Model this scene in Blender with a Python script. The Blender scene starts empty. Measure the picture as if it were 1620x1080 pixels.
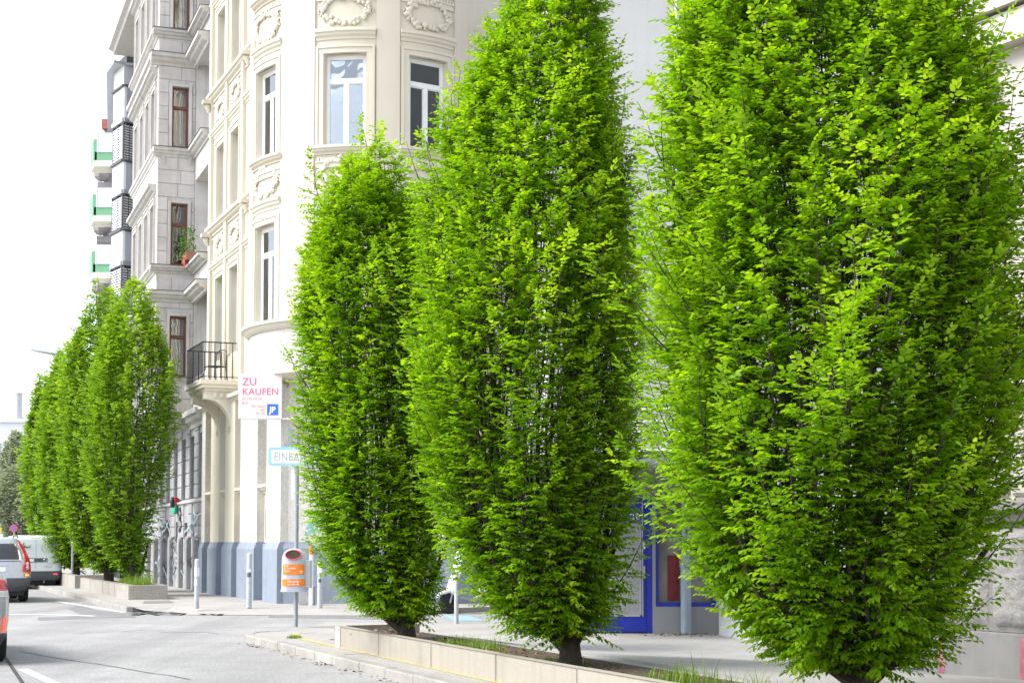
import bpy, math, random
import numpy as np
from mathutils import Matrix, Vector
random.seed(7)
R = math.radians
scene = bpy.context.scene
COL = scene.collection

# ------------------------------------------------------------------ camera
F, EYE, PITCH, HZ = 2400.0, 1.6, R(3.0), 858.0     # focal length in photo pixels, eye height, horizon row
SHIFT = HZ - 540.0 - F * math.tan(PITCH)
cam_d = bpy.data.cameras.new('camera')
cam = bpy.data.objects.new('camera', cam_d)
COL.objects.link(cam)
cam.location = (0, 0, EYE)
cam.rotation_euler = (R(90) + PITCH, 0, 0)
cam_d.sensor_width = 36.0
cam_d.sensor_fit = 'HORIZONTAL'
cam_d.lens = F / 1620.0 * 36.0
cam_d.shift_y = SHIFT / 1620.0
cam_d.clip_start = 0.1
cam_d.clip_end = 2000
scene.camera = cam

# ------------------------------------------------------------------ sky, sun, exposure
SUN_EL, SUN_AZ = R(48), R(256)        # azimuth clockwise from +Y: from the left, a little behind the camera
world = bpy.data.worlds.new('World')
scene.world = world
world.use_nodes = True
wn = world.node_tree
wn.nodes.clear()
w_out = wn.nodes.new('ShaderNodeOutputWorld')
w_bg = wn.nodes.new('ShaderNodeBackground')
w_hs = wn.nodes.new('ShaderNodeHueSaturation')
w_sky = wn.nodes.new('ShaderNodeTexSky')
w_sky.sky_type = 'NISHITA'
w_sky.sun_disc = False
w_sky.sun_elevation = SUN_EL
w_sky.sun_rotation = SUN_AZ
w_sky.air_density = 1.0
w_sky.dust_density = 1.0
w_sky.ozone_density = 1.0
w_hs.inputs['Saturation'].default_value = 0.42      # thin white overcast
w_bg.inputs['Strength'].default_value = 0.15
wn.links.new(w_sky.outputs[0], w_hs.inputs['Color'])
wn.links.new(w_hs.outputs[0], w_bg.inputs['Color'])
wn.links.new(w_bg.outputs[0], w_out.inputs['Surface'])
sun_d = bpy.data.lights.new('sun', 'SUN')
sun_d.energy = 1.8
sun_d.angle = R(30)
sun_d.color = (1.0, 0.965, 0.91)
sun = bpy.data.objects.new('sun', sun_d)
COL.objects.link(sun)
sdir = Vector((math.sin(SUN_AZ) * math.cos(SUN_EL), math.cos(SUN_AZ) * math.cos(SUN_EL), math.sin(SUN_EL)))
sun.rotation_euler = (-sdir).to_track_quat('-Z', 'Y').to_euler()
sun.location = (0, 0, 40)
vs = scene.view_settings
vs.view_transform = 'Standard'
vs.look = 'None'
vs.exposure = 1.55
vs.gamma = 1.0
vs.use_curve_mapping = False
scene.render.engine = 'CYCLES'
scene.cycles.max_bounces = 8
scene.cycles.diffuse_bounces = 4
scene.cycles.transmission_bounces = 6
scene.cycles.transparent_max_bounces = 6
scene.cycles.use_denoising = True

# ------------------------------------------------------------------ survey: photo ray -> point in the place
CP, SP = math.cos(PITCH), math.sin(PITCH)
def ray(x, y):
    u, v = (x - 810.0) / F, (540.0 + SHIFT - y) / F
    return Vector((u, CP - v * SP, SP + v * CP))
def G(x, y, z=0.0):                 # point at height z
    d = ray(x, y); t = (z - EYE) / d.z
    return Vector((d.x * t, d.y * t, z))
def D(x, y, Y):                     # point at distance Y
    d = ray(x, y); t = Y / d.y
    return Vector((d.x * t, Y, EYE + d.z * t))
def ZH(y, Y, x=810): return D(x, y, Y).z
def XD(x, Y, y=858): return D(x, y, Y).x

# ------------------------------------------------------------------ objects
WM = {}
I4 = Matrix.Identity(4)
def link(o, parent=None, M=I4):
    COL.objects.link(o)
    WM[o.name] = M.copy()
    if parent is not None:
        o.parent = parent
        o.matrix_basis = WM[parent.name].inverted() @ M
    else:
        o.matrix_basis = M
    return o
def tag(o, label=None, cat=None, group=None, kind=None):
    if label: o['label'] = label
    if cat: o['category'] = cat
    if group: o['group'] = group
    if kind: o['kind'] = kind
    return o
def thing(name, label, cat, M=I4, group=None):
    o = bpy.data.objects.new(name, None)
    o.empty_display_size = 0.2
    if isinstance(M, (Vector, tuple)): M = Matrix.Translation(M)
    link(o, None, M)
    return tag(o, label, cat, group)
def obj(name, me, mat=None, parent=None, M=None, smooth=None):
    if isinstance(me, MB): me = me.mesh(name, mat, smooth)
    if M is None: M = WM[parent.name] if parent is not None else I4
    o = bpy.data.objects.new(name, me)
    return link(o, parent, M)
def frame(o, right):                 # local x = right (in plan), local y = left-hand normal, z up
    r = Vector((right[0], right[1], 0)).normalized()
    n = Vector((-r.y, r.x, 0))
    return Matrix(((r.x, n.x, 0, o[0]), (r.y, n.y, 0, o[1]), (0, 0, 1, o[2]), (0, 0, 0, 1)))
T = Matrix.Translation
def RZ(a): return Matrix.Rotation(a, 4, 'Z')
def RX(a): return Matrix.Rotation(a, 4, 'X')
def RY(a): return Matrix.Rotation(a, 4, 'Y')
def SC(x, y, z): return Matrix.Diagonal((x, y, z, 1))

class MB:
    def __init__(s): s.v = []; s.f = []
    def add(s, vs, fs, M=None):
        b = len(s.v)
        if M is not None: vs = [M @ Vector(p) for p in vs]
        s.v += [tuple(p) for p in vs]
        s.f += [tuple(b + i for i in f) for f in fs]
        return s
    def box(s, x0, x1, y0, y1, z0, z1, M=None, bev=0.0):
        if bev <= 0:
            vs = [(x0,y0,z0),(x1,y0,z0),(x1,y1,z0),(x0,y1,z0),(x0,y0,z1),(x1,y0,z1),(x1,y1,z1),(x0,y1,z1)]
            fs = [(3,2,1,0),(4,5,6,7),(0,1,5,4),(1,2,6,5),(2,3,7,6),(3,0,4,7)]
            return s.add(vs, fs, M)
        b = bev
        vs, idx = [], {}
        for i, x in enumerate((x0, x1)):
            for j, y in enumerate((y0, y1)):
                for k, z in enumerate((z0, z1)):
                    sx, sy, sz = (1, -1)[i], (1, -1)[j], (1, -1)[k]
                    idx[i,j,k,0] = len(vs); vs.append((x, y + sy*b, z + sz*b))
                    idx[i,j,k,1] = len(vs); vs.append((x + sx*b, y, z + sz*b))
                    idx[i,j,k,2] = len(vs); vs.append((x + sx*b, y + sy*b, z))
        fs = []
        for i in (0,1):
            q = [(i,0,0,0),(i,1,0,0),(i,1,1,0),(i,0,1,0)]; fs.append([idx[a] for a in (q if i else q[::-1])])
            q = [(0,i,0,1),(1,i,0,1),(1,i,1,1),(0,i,1,1)]; fs.append([idx[a] for a in (q[::-1] if i else q)])
            q = [(0,0,i,2),(1,0,i,2),(1,1,i,2),(0,1,i,2)]; fs.append([idx[a] for a in (q if i else q[::-1])])
        for a in (0,1):
            for c in (0,1):
                fs.append([idx[a,c,0,0], idx[a,c,0,1], idx[a,c,1,1], idx[a,c,1,0]])
                fs.append([idx[a,0,c,0], idx[a,0,c,2], idx[a,1,c,2], idx[a,1,c,0]])
                fs.append([idx[0,a,c,1], idx[0,a,c,2], idx[1,a,c,2], idx[1,a,c,1]])
                for k in (0,1):
                    fs.append([idx[a,c,k,0], idx[a,c,k,1], idx[a,c,k,2]])
        return s.add(vs, fs, M)
    def prism(s, poly, z0, z1, M=None):          # poly in xy
        n = len(poly)
        zz0 = z0 if isinstance(z0, (list, tuple)) else [z0]*n
        zz1 = z1 if isinstance(z1, (list, tuple)) else [z1]*n
        vs = [(p[0], p[1], zz0[i]) for i, p in enumerate(poly)] + [(p[0], p[1], zz1[i]) for i, p in enumerate(poly)]
        fs = [tuple(range(n))[::-1], tuple(range(n, 2*n))] + [(i, (i+1) % n, n + (i+1) % n, n + i) for i in range(n)]
        return s.add(vs, fs, M)
    def tube(s, path, r, n=8, M=None, cap=True):
        path = [Vector(p) for p in path]
        rs = r if isinstance(r, (list, tuple)) else [r]*len(path)
        vs, fs = [], []
        up = Vector((0.13, 0.07, 1)).normalized()
        for i, p in enumerate(path):
            d = (path[min(i+1, len(path)-1)] - path[max(i-1, 0)])
            if d.length < 1e-9: d = Vector((0,0,1))
            d.normalize()
            a = d.cross(up)
            if a.length < 0.05: a = d.cross(Vector((1, 0, 0)))
            a.normalize(); b = d.cross(a)
            for k in range(n):
                t = 2*math.pi*k/n
                vs.append(p + (a*math.cos(t) + b*math.sin(t))*rs[i])
        for i in range(len(path)-1):
            for k in range(n):
                fs.append((i*n+k, i*n+(k+1) % n, (i+1)*n+(k+1) % n, (i+1)*n+k))
        if cap:
            fs.append(tuple(range(n))); fs.append(tuple(range((len(path)-1)*n, len(path)*n))[::-1])
        return s.add(vs, fs, M)
    def lathe(s, prof, n=20, M=None, sx=1.0, sy=1.0):   # prof: (r, z)
        vs, fs = [], []
        for r, z in prof:
            for k in range(n):
                t = 2*math.pi*k/n
                vs.append((r*sx*math.cos(t), r*sy*math.sin(t), z))
        for i in range(len(prof)-1):
            for k in range(n):
                fs.append((i*n+k, i*n+(k+1) % n, (i+1)*n+(k+1) % n, (i+1)*n+k))
        fs.append(tuple(range(n))[::-1]); fs.append(tuple(range((len(prof)-1)*n, len(prof)*n)))
        return s.add(vs, fs, M)
    def ball(s, c, r, M=None, n=6, m=4, sq=(1,1,1)):
        vs, fs = [(0, 0, -1)], []
        for j in range(1, m):
            a = math.pi*j/m
            for k in range(n):
                t = 2*math.pi*k/n
                vs.append((math.sin(a)*math.cos(t), math.sin(a)*math.sin(t), -math.cos(a)))
        vs.append((0, 0, 1)); L = len(vs)-1
        for k in range(n):
            fs.append((0, 1+(k+1) % n, 1+k)); fs.append((L, L-n+k, L-n+(k+1) % n))
        for j in range(m-2):
            for k in range(n):
                fs.append((1+j*n+k, 1+j*n+(k+1) % n, 1+(j+1)*n+(k+1) % n, 1+(j+1)*n+k))
        vs = [(c[0]+p[0]*r*sq[0], c[1]+p[1]*r*sq[1], c[2]+p[2]*r*sq[2]) for p in vs]
        return s.add(vs, fs, M)
    def mesh(s, name, mat=None, smooth=None):
        me = bpy.data.meshes.new(name)
        me.from_pydata(s.v, [], s.f)
        if mat: me.materials.append(mat)
        if smooth is not None:
            me.polygons.foreach_set('use_smooth', [True]*len(me.polygons))
            if smooth is not True:
                try: me.set_sharp_from_angle(angle=R(smooth))
                except Exception: pass
        me.update()
        return me

# ------------------------------------------------------------------ procedural materials
def mat(name, col, rough=0.8, var=0.12, vs=2.5, bump=0.15, bs=60.0, dirt=0.0, dcol=(0.18,0.16,0.14), ds=0.7, metal=0.0,
        spec=0.4, piece=0.0, streak=0.0, coat=0.0, fine=0.0, lane=None):
    m = bpy.data.materials.new(name); m.use_nodes = True
    nt = m.node_tree; N = nt.nodes; L = nt.links
    b = N['Principled BSDF']
    b.inputs['Roughness'].default_value = rough
    b.inputs['Metallic'].default_value = metal
    b.inputs['Specular IOR Level'].default_value = spec
    b.inputs['Coat Weight'].default_value = coat
    geo = N.new('ShaderNodeNewGeometry')
    def noise(scale, detail=5, vec=None, rough_=0.55):
        t = N.new('ShaderNodeTexNoise'); t.inputs['Scale'].default_value = scale
        t.inputs['Detail'].default_value = detail; t.inputs['Roughness'].default_value = rough_
        L.new(vec or geo.outputs['Position'], t.inputs['Vector'])
        return t.outputs['Fac']
    def rng(sock, a, b_, lo=0.3, hi=0.7):
        r = N.new('ShaderNodeMapRange'); L.new(sock, r.inputs['Value'])
        r.inputs['From Min'].default_value = lo; r.inputs['From Max'].default_value = hi
        r.inputs['To Min'].default_value = a; r.inputs['To Max'].default_value = b_
        return r.outputs['Result']
    def mul(a, c):
        k = N.new('ShaderNodeMath'); k.operation = 'MULTIPLY'
        for i, q in enumerate((a, c)):
            if isinstance(q, (int, float)): k.inputs[i].default_value = q
            else: L.new(q, k.inputs[i])
        return k.outputs[0]
    v = rng(noise(vs), 1 - var, 1 + var)
    if fine: v = mul(v, rng(noise(bs*1.5, 3), 1 - fine, 1 + fine))
    if piece:
        oi = N.new('ShaderNodeObjectInfo'); v = mul(v, rng(oi.outputs['Random'], 1 - piece, 1 + piece, 0, 1))
    cm = N.new('ShaderNodeVectorMath'); cm.operation = 'SCALE'
    cm.inputs[0].default_value = col; L.new(v, cm.inputs['Scale'])
    out = cm.outputs[0]
    def mixin(fac, c2, src):
        x = N.new('ShaderNodeMix'); x.data_type = 'RGBA'
        L.new(fac, x.inputs['Factor']); L.new(src, x.inputs['A']); x.inputs['B'].default_value = (*c2, 1)
        return x.outputs['Result']
    if dirt:
        out = mixin(mul(rng(noise(ds, 7, None, 0.65), 0, 1, 0.48, 0.75), dirt), dcol, out)
    if streak:
        mp = N.new('ShaderNodeMapping'); mp.inputs['Scale'].default_value = (3.5, 3.5, 0.18)
        L.new(geo.outputs['Position'], mp.inputs['Vector'])
        out = mixin(mul(rng(noise(1.6, 6, mp.outputs[0], 0.6), 0, 1, 0.5, 0.78), streak), dcol, out)
    if lane:                                           # wheel-worn bands along a direction: (angle, strength, colour)
        mp = N.new('ShaderNodeMapping'); mp.inputs['Rotation'].default_value = (0, 0, lane[0]); mp.inputs['Scale'].default_value = (0.9, 0.05, 1)
        L.new(geo.outputs['Position'], mp.inputs['Vector'])
        out = mixin(mul(rng(noise(1.0, 5, mp.outputs[0], 0.6), 0, 1, 0.42, 0.7), lane[1]), lane[2], out)
    L.new(out, b.inputs['Base Color'])
    if bump:
        bp = N.new('ShaderNodeBump'); bp.inputs['Strength'].default_value = bump; bp.inputs['Distance'].default_value = 0.02
        L.new(noise(bs, 4), bp.inputs['Height']); L.new(bp.outputs[0], b.inputs['Normal'])
    L.new(rng(noise(vs*2.3), max(0.02, rough - 0.08), min(1, rough + 0.08)), b.inputs['Roughness'])
    return m
def emis(m, col, strength):
    b = m.node_tree.nodes['Principled BSDF']
    b.inputs['Emission Color'].default_value = (*col, 1); b.inputs['Emission Strength'].default_value = strength
    return m
def glass(name, tint=(0.05, 0.06, 0.065), rough=0.02, var=0.3):
    """window pane: clear, tinted, with a mirror reflection that follows Fresnel and slightly wavy float glass"""
    m = bpy.data.materials.new(name); m.use_nodes = True
    N = m.node_tree.nodes; L = m.node_tree.links
    N.remove(N['Principled BSDF'])
    tr = N.new('ShaderNodeBsdfTransparent'); tr.inputs[0].default_value = (0.72 + tint[0], 0.74 + tint[1], 0.74 + tint[2], 1)
    gl = N.new('ShaderNodeBsdfGlossy'); gl.inputs['Roughness'].default_value = rough
    gl.inputs['Color'].default_value = (0.95, 0.97, 1.0, 1)
    fr = N.new('ShaderNodeFresnel'); fr.inputs['IOR'].default_value = 2.7 if tint[0] > 0.05 else 2.0
    geo = N.new('ShaderNodeNewGeometry'); no = N.new('ShaderNodeTexNoise'); no.inputs['Scale'].default_value = 1.3; no.inputs['Detail'].default_value = 2
    L.new(geo.outputs['Position'], no.inputs['Vector'])
    bp = N.new('ShaderNodeBump'); bp.inputs['Strength'].default_value = 0.12; bp.inputs['Distance'].default_value = 0.05
    L.new(no.outputs['Fac'], bp.inputs['Height']); L.new(bp.outputs[0], gl.inputs['Normal'])
    mx = N.new('ShaderNodeMixShader'); L.new(fr.outputs[0], mx.inputs[0]); L.new(tr.outputs[0], mx.inputs[1]); L.new(gl.outputs[0], mx.inputs[2])
    L.new(mx.outputs[0], N['Material Output'].inputs['Surface'])
    return m
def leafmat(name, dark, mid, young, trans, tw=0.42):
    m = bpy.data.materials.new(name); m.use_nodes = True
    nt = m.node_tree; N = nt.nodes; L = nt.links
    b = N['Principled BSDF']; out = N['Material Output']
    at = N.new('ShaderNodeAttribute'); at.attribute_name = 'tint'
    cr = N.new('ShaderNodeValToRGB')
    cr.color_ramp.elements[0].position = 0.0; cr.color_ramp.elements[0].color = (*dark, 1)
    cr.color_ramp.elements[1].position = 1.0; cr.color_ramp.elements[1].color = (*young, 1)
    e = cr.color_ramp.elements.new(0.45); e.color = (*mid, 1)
    L.new(at.outputs['Fac'], cr.inputs['Fac'])
    L.new(cr.outputs[0], b.inputs['Base Color'])
    b.inputs['Roughness'].default_value = 0.42
    b.inputs['Specular IOR Level'].default_value = 0.35
    tr = N.new('ShaderNodeBsdfTranslucent')
    mx2 = N.new('ShaderNodeMix'); mx2.data_type = 'RGBA'; mx2.blend_type = 'MULTIPLY'; mx2.inputs['Factor'].default_value = 1
    L.new(cr.outputs[0], mx2.inputs['A']); mx2.inputs['B'].default_value = (*trans, 1)
    L.new(mx2.outputs['Result'], tr.inputs['Color'])
    ms = N.new('ShaderNodeMixShader'); ms.inputs[0].default_value = tw
    L.new(b.outputs[0], ms.inputs[1]); L.new(tr.outputs[0], ms.inputs[2])
    L.new(ms.outputs[0], out.inputs['Surface'])
    return m
SOIL = 0.33
# ------------------------------------------------------------------ ground: road, pavements, kerbs, markings
def v2(a): return Vector((a[0], a[1], 0))
D1 = Vector((-0.394, 0.919, 0)).normalized()           # along the street, away from the camera
N1 = Vector((D1.y, -D1.x, 0))                          # to the right of the street
MAT_ASPHALT = mat('asphalt', (0.30, 0.296, 0.29), 0.86, 0.10, 0.6, 0.6, 16, dirt=0.6, dcol=(0.195, 0.192, 0.19), ds=1.4, fine=0.26, lane=(-0.405, 0.55, (0.17, 0.168, 0.166)))
MAT_PATCH = mat('asphalt_patch', (0.19, 0.188, 0.186), 0.9, 0.15, 2.0, 0.4, 120, fine=0.25)
MAT_PAVE = mat('pavement_asphalt', (0.33, 0.315, 0.295), 0.88, 0.1, 0.9, 0.4, 20, dirt=0.4, dcol=(0.21, 0.20, 0.19), ds=0.8, fine=0.16)
MAT_KERB = mat('granite_kerb', (0.31, 0.295, 0.27), 0.8, 0.14, 3.0, 0.35, 70, dirt=0.5, dcol=(0.2, 0.19, 0.17), ds=2.2, piece=0.12, fine=0.15)
MAT_PAINT = mat('road_paint', (0.62, 0.62, 0.60), 0.7, 0.14, 6, 0.15, 90, dirt=0.55, dcol=(0.33, 0.33, 0.33), ds=5, fine=0.12)
MAT_YELLOW = mat('yellow_paint', (0.52, 0.40, 0.12), 0.75, 0.15, 6, 0.1, 90, dirt=0.75, dcol=(0.34, 0.31, 0.26), ds=5)
MAT_BLUEPAINT = mat('blue_paint', (0.22, 0.38, 0.58), 0.75, 0.15, 6, 0.1, 90, dirt=0.6, dcol=(0.28, 0.3, 0.32), ds=5)
MAT_CRACK = mat('bitumen_crack', (0.05, 0.05, 0.05), 0.8, 0.2, 9, 0.2, 90)

g = MB()
g.add([(-400, -20, 0), (400, -20, 0), (400, 900, 0), (-400, 900, 0)], [(0, 1, 2, 3)])
road = tag(obj('road', g, MAT_ASPHALT), kind='structure')

K0 = G(657, 1068, 0.12); K0.z = 0
def K(s, off=0.0): return K0 + D1*s + N1*off
PAV = 0.12
# the pavement island on the right: kerb line, rounded nose, back edge along the one-way street, then the shop forecourt
nose = [K(8.1), K(8.55, 0.06), K(8.85, 0.22), K(9.05, 0.50), K(9.2, 0.9)]
back = [Vector((-3.45, 28.4, 0)), Vector((-1.3, 28.2, 0)), Vector((0.4, 28.6, 0)), Vector((12, 40, 0)), Vector((40, 40, 0)), Vector((40, -16, 0))]
kerbw = 0.17
poly = [K(-34, kerbw)] + [K(8.1, kerbw)] + [K(8.45, 0.22), K(8.7, 0.36), K(8.86, 0.6), K(8.98, 0.95)] + back
pv = MB(); pv.prism(poly, -0.05, PAV)
right_pave = tag(obj('pavement', pv, MAT_PAVE), kind='structure')
def kerb_run(points, parent, h, w=kerbw, ln=1.0, gap=0.012):
    pts = [Vector(p) for p in points]
    cum = [0]
    for a, b in zip(pts, pts[1:]): cum.append(cum[-1] + (b - a).length)
    def at(s):
        for i in range(len(pts)-1):
            if s <= cum[i+1] or i == len(pts)-2:
                return pts[i].lerp(pts[i+1], (s - cum[i])/max(1e-6, cum[i+1] - cum[i]))
    me = None
    n = max(1, round(cum[-1]/ln)); l = cum[-1]/n
    bm = MB(); bm.box(gap/2, l - gap/2, 0.0, w, -0.05, h + 0.006, bev=0.014)
    me = bm.mesh('kerb_stone', MAT_KERB)
    for i in range(n):
        a, b = at(i*l), at((i+1)*l)
        M = frame((a.x, a.y, random.uniform(-0.006, 0.004)), (b - a))
        obj('kerb_stone', me, None, parent, M @ RZ(random.uniform(-0.006, 0.006)))
# direction chosen so that the stone body lies to the left of travel
kerb_run([K(-20), K(8.1)][::-1], right_pave, PAV)
kerb_run(nose[::-1], right_pave, PAV, ln=0.35)

# the far pavement before the cream and grey houses
A0 = G(207, 961, 0.12); A0.z = 0
e_out = [A0 + D1*0.6 + N1*kerbw, A0 + D1*0.12 + N1*0.32, A0 + N1*0.75, Vector((-7.2, 33.75, 0)), Vector((-3.3, 33.45, 0)), Vector((-1.2, 34.6, 0))]
e_in = [A0 + D1*0.62 + N1*(kerbw + 0.01), A0 + D1*0.75 + N1*0.6, A0 + D1*0.6 + N1*1.1, Vector((-6.9, 34.75, 0)), Vector((-3.5, 34.45, 0)), Vector((-1.25, 34.75, 0))]
fp = [A0 + D1*75 + N1*kerbw] + e_in + [
      Vector((3, 38.5, 0)), Vector((30, 64, 0)), Vector((60, 100, 0)), Vector((20, 130, 0))]
pv = MB(); pv.prism(fp, -0.05, PAV - 0.004)
for i in range(5):
    zo = [0.10, 0.05, 0.012, 0.008, 0.008, 0.10]
    a_, b_, c_, d_ = e_out[i], e_out[i+1], e_in[i+1], e_in[i]
    pv.add([(a_.x, a_.y, zo[i]), (b_.x, b_.y, zo[i+1]), (c_.x, c_.y, PAV - 0.004), (d_.x, d_.y, PAV - 0.004)], [(0, 1, 2, 3)])
left_pave = tag(obj('pavement', pv, MAT_PAVE), kind='structure')
kerb_run([A0 + D1*0.6, A0 + D1*40][::1] if False else [A0 + D1*40, A0 + D1*0.6], left_pave, PAV)
def strip(pts, w, z, mt, name, parent=None, kind='structure'):
    m = MB(); vs = []
    for i, p in enumerate(pts):
        d = (Vector(pts[min(i+1, len(pts)-1)]) - Vector(pts[max(i-1, 0)])); d.z = 0; d.normalize()
        n = Vector((-d.y, d.x, 0))*w/2
        a, b = Vector(p) + n, Vector(p) - n
        vs += [(a.x, a.y, z), (b.x, b.y, z)]
    m.add(vs, [(2*i, 2*i+1, 2*i+3, 2*i+2) for i in range(len(pts)-1)])
    o = obj(name, m, mt, parent)
    if parent is None: tag(o, kind=kind)
    return o
def sheet(pts, z, mt, name, parent=None):
    m = MB(); m.add([(p[0], p[1], z) for p in pts], [tuple(range(len(pts)))])
    o = obj(name, m, mt, parent)
    return o
# painted markings (children of the road)
strip([G(36, 1058), G(120, 1096)], 0.13, 0.004, MAT_PAINT, 'lane_line', road)
strip([G(-20, 1012), G(6, 1036), G(36, 1080)], 0.05, 0.003, MAT_CRACK, 'joint', road)
strip([G(-10, 972), G(60, 971), G(150, 974)], 0.22, 0.004, MAT_PAINT, 'stop_line', road)
strip([G(90, 951), G(130, 957), G(196, 968)], 0.14, 0.004, MAT_PAINT, 'edge_line', road)
sheet([G(60, 976), G(210, 971), G(215, 976), G(60, 981)], 0.003, MAT_PATCH, 'repair_patch', road)
sheet([G(125, 957), G(160, 966), G(205, 968), G(210, 974), G(130, 973), G(106, 962)], 0.0025, MAT_PATCH, 'repair_patch', road)
rp = random.Random(5)
for j in range(4):
    pts = []
    for i in range(15):
        x = 208 + i*10.5
        pts.append(G(x, 967.5 + j*1.3 + 1.2*math.sin(i*0.9 + j) + rp.uniform(-1.0, 1.0) - i*0.1, 0.02))
    strip(pts, 0.13, 0.022 + 0.001*j, MAT_CRACK, 'crack', road)
sheet([G(425, 967.5), G(500, 967), G(575, 969), G(640, 974), G(620, 980), G(520, 977.5), G(425, 976.5)], 0.004, MAT_PATCH, 'repair_patch', road)
for a, b in (((110, 1002), (260, 996)), ((30, 1030), (300, 1074)), ((345, 972), (430, 971))):
    pts = [G(a[0] + (b[0]-a[0])*k/9, a[1] + (b[1]-a[1])*k/9 + rp.uniform(-0.9, 0.9)) for k in range(10)]
    strip(pts, 0.022, 0.0055, MAT_CRACK, 'crack', road)
for pts in ([G(255, 1000), G(330, 1000), G(345, 1002)], ):
    strip(pts, 0.05, 0.005, MAT_PATCH, 'crack', road)
sheet([G(702, 973.5), G(742, 973.5), G(765, 981.5), G(716, 981.5)], 0.004, MAT_BLUEPAINT, 'disabled_bay_marking', road)
# manhole and yellow line on the pavements
sheet([G(228, 950, PAV), G(268, 949, PAV), G(276, 953, PAV), G(226, 954, PAV)], PAV + 0.003, MAT_PATCH, 'repair_patch', left_pave)
strip([K(7.2, 0.55), K(8.2, 0.85), K(8.3, 1.2)][::1], 0.1, PAV + 0.004, MAT_YELLOW, 'yellow_line', right_pave)
strip([K(7.2, 0.55), K(-12, 0.52)], 0.1, PAV + 0.004, MAT_YELLOW, 'yellow_line', right_pave)
for (a, b) in (((3.4, 0.2), (3.3, 1.0)), ((6.4, 0.9), (7.3, 1.5))):
    strip([K(*a), K((a[0]+b[0])/2 + 0.05, (a[1]+b[1])/2), K(*b)], 0.03, PAV + 0.005, MAT_CRACK, 'crack', right_pave)
sheet([K(5.4, 0.9), K(6.5, 0.9), K(6.6, 1.25), K(5.5, 1.3)], PAV + 0.003, MAT_PATCH, 'repair_patch', right_pave)

# the raised forecourt that slopes from the planter's rear wall down to the shop door
MAT_STEP = mat('forecourt_concrete', (0.36, 0.35, 0.33), 0.85, 0.1, 1.2, 0.25, 100, dirt=0.4, dcol=(0.2, 0.2, 0.19), ds=1.0, fine=0.12)
R0 = G(921, 1031, 0.30); R0.z = 0
def RW(s, off=0.0): return R0 + D1*s + N1*off
ram = MB()
fpts = [RW(-12), RW(0), RW(3.6), RW(5.4, 0.1), Vector((0.2, 24.9, 0)), Vector((3.4, 24.9, 0)), Vector((5.4, 16.0, 0)), Vector((9.5, 9, 0))]
fz = [0.30, 0.30, 0.27, 0.13, 0.125, 0.125, 0.20, 0.30]
ram.prism(fpts, 0.05, fz)
fore = tag(obj('forecourt', ram, MAT_STEP), kind='structure')
# ------------------------------------------------------------------ planters
MAT_CONC = mat('planter_concrete', (0.33, 0.30, 0.255), 0.85, 0.12, 1.8, 0.25, 60, dirt=0.5, dcol=(0.22, 0.195, 0.16), ds=1.8, piece=0.06, streak=0.55, fine=0.10)
MAT_AGG = mat('exposed_aggregate', (0.34, 0.315, 0.28), 0.9, 0.12, 3, 0.7, 45, dirt=0.4, dcol=(0.25, 0.23, 0.2), ds=2, piece=0.06, fine=0.3)
MAT_SOIL = mat('soil', (0.085, 0.062, 0.043), 0.95, 0.3, 5, 0.9, 30, fine=0.3)
PB = G(530, 1022, PAV)
def PL(s, off=0.0, z=0.0): 
    p = Vector((PB.x, PB.y, 0)) - D1*s + N1*off; p.z = z; return p
pl = thing('concrete_planter', 'long low beige concrete planter holding the three near hornbeams', 'planter', (PB.x, PB.y, PAV))
PT = 0.42
def wall_run(a, b, parent, mt, z0, z1, w, ln, gap=0.012, name='panel', bev=0.012):
    d = b - a; n = max(1, round(d.length/ln)); l = d.length/n
    bm = MB(); bm.box(gap/2, l - gap/2, 0, w, z0, z1, bev=bev)
    me = bm.mesh(name, mt)
    for i in range(n):
        p = a + d*(i/n)
        obj(name, me, None, parent, frame((p.x, p.y, random.uniform(-0.004, 0.004)), d))
wall_run(PL(16), PL(0), pl, MAT_CONC, 0.06, PT, -0.10, 2.0)
wall_run(PL(0.0, 0.11), PL(0.0, 1.25), pl, MAT_CONC, 0.06, PT - 0.002, -0.10, 1.2)
wall_run(PL(14, 1.42), PL(0.2, 1.36), pl, MAT_STEP, 0.06, 0.285, -0.14, 1.5)
sb = MB(); sb.prism([PL(0.1, 0.1), PL(16, 0.1), PL(16, 1.36), PL(0.1, 1.3)], 0.05, SOIL - 0.03)
obj('soil', sb, MAT_SOIL, pl, I4)
# paper notice fixed on the planter's end
MAT_PAPER = mat('notice_paper', (0.80, 0.79, 0.77), 0.6, 0.04, 5, 0.05, 30)
MAT_REDINK = mat('red_ink', (0.62, 0.10, 0.08), 0.7, 0.1, 5, 0.0)
MAT_GREYINK = mat('grey_ink', (0.28, 0.28, 0.30), 0.7, 0.1, 5, 0.0)
def text(body, size, M, mt, parent, name='lettering', align='LEFT', ext=0.0015, off=0.0, spacing=1.0):
    c = bpy.data.curves.new(name, 'FONT'); c.body = body; c.size = size; c.align_x = align; c.extrude = ext; c.offset = off
    c.space_character = spacing; c.resolution_u = 3
    c.materials.append(mt)
    tmp = bpy.data.objects.new('tmp', c)
    me = bpy.data.meshes.new_from_object(tmp)
    bpy.data.objects.remove(tmp)
    o = bpy.data.objects.new(name, me)
    return link(o, parent, M)
nM = frame(PL(0.05, -0.012, 0.11), -D1)        # x along the wall toward the camera, y inward
nt_ = thing('paper_notice', 'small white paper notice with red heading on the planter corner', 'notice', nM)
m = MB(); m.box(0, 0.21, -0.004, 0.006, 0, 0.30); obj('sheet', m, MAT_PAPER, nt_, nM)
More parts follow.
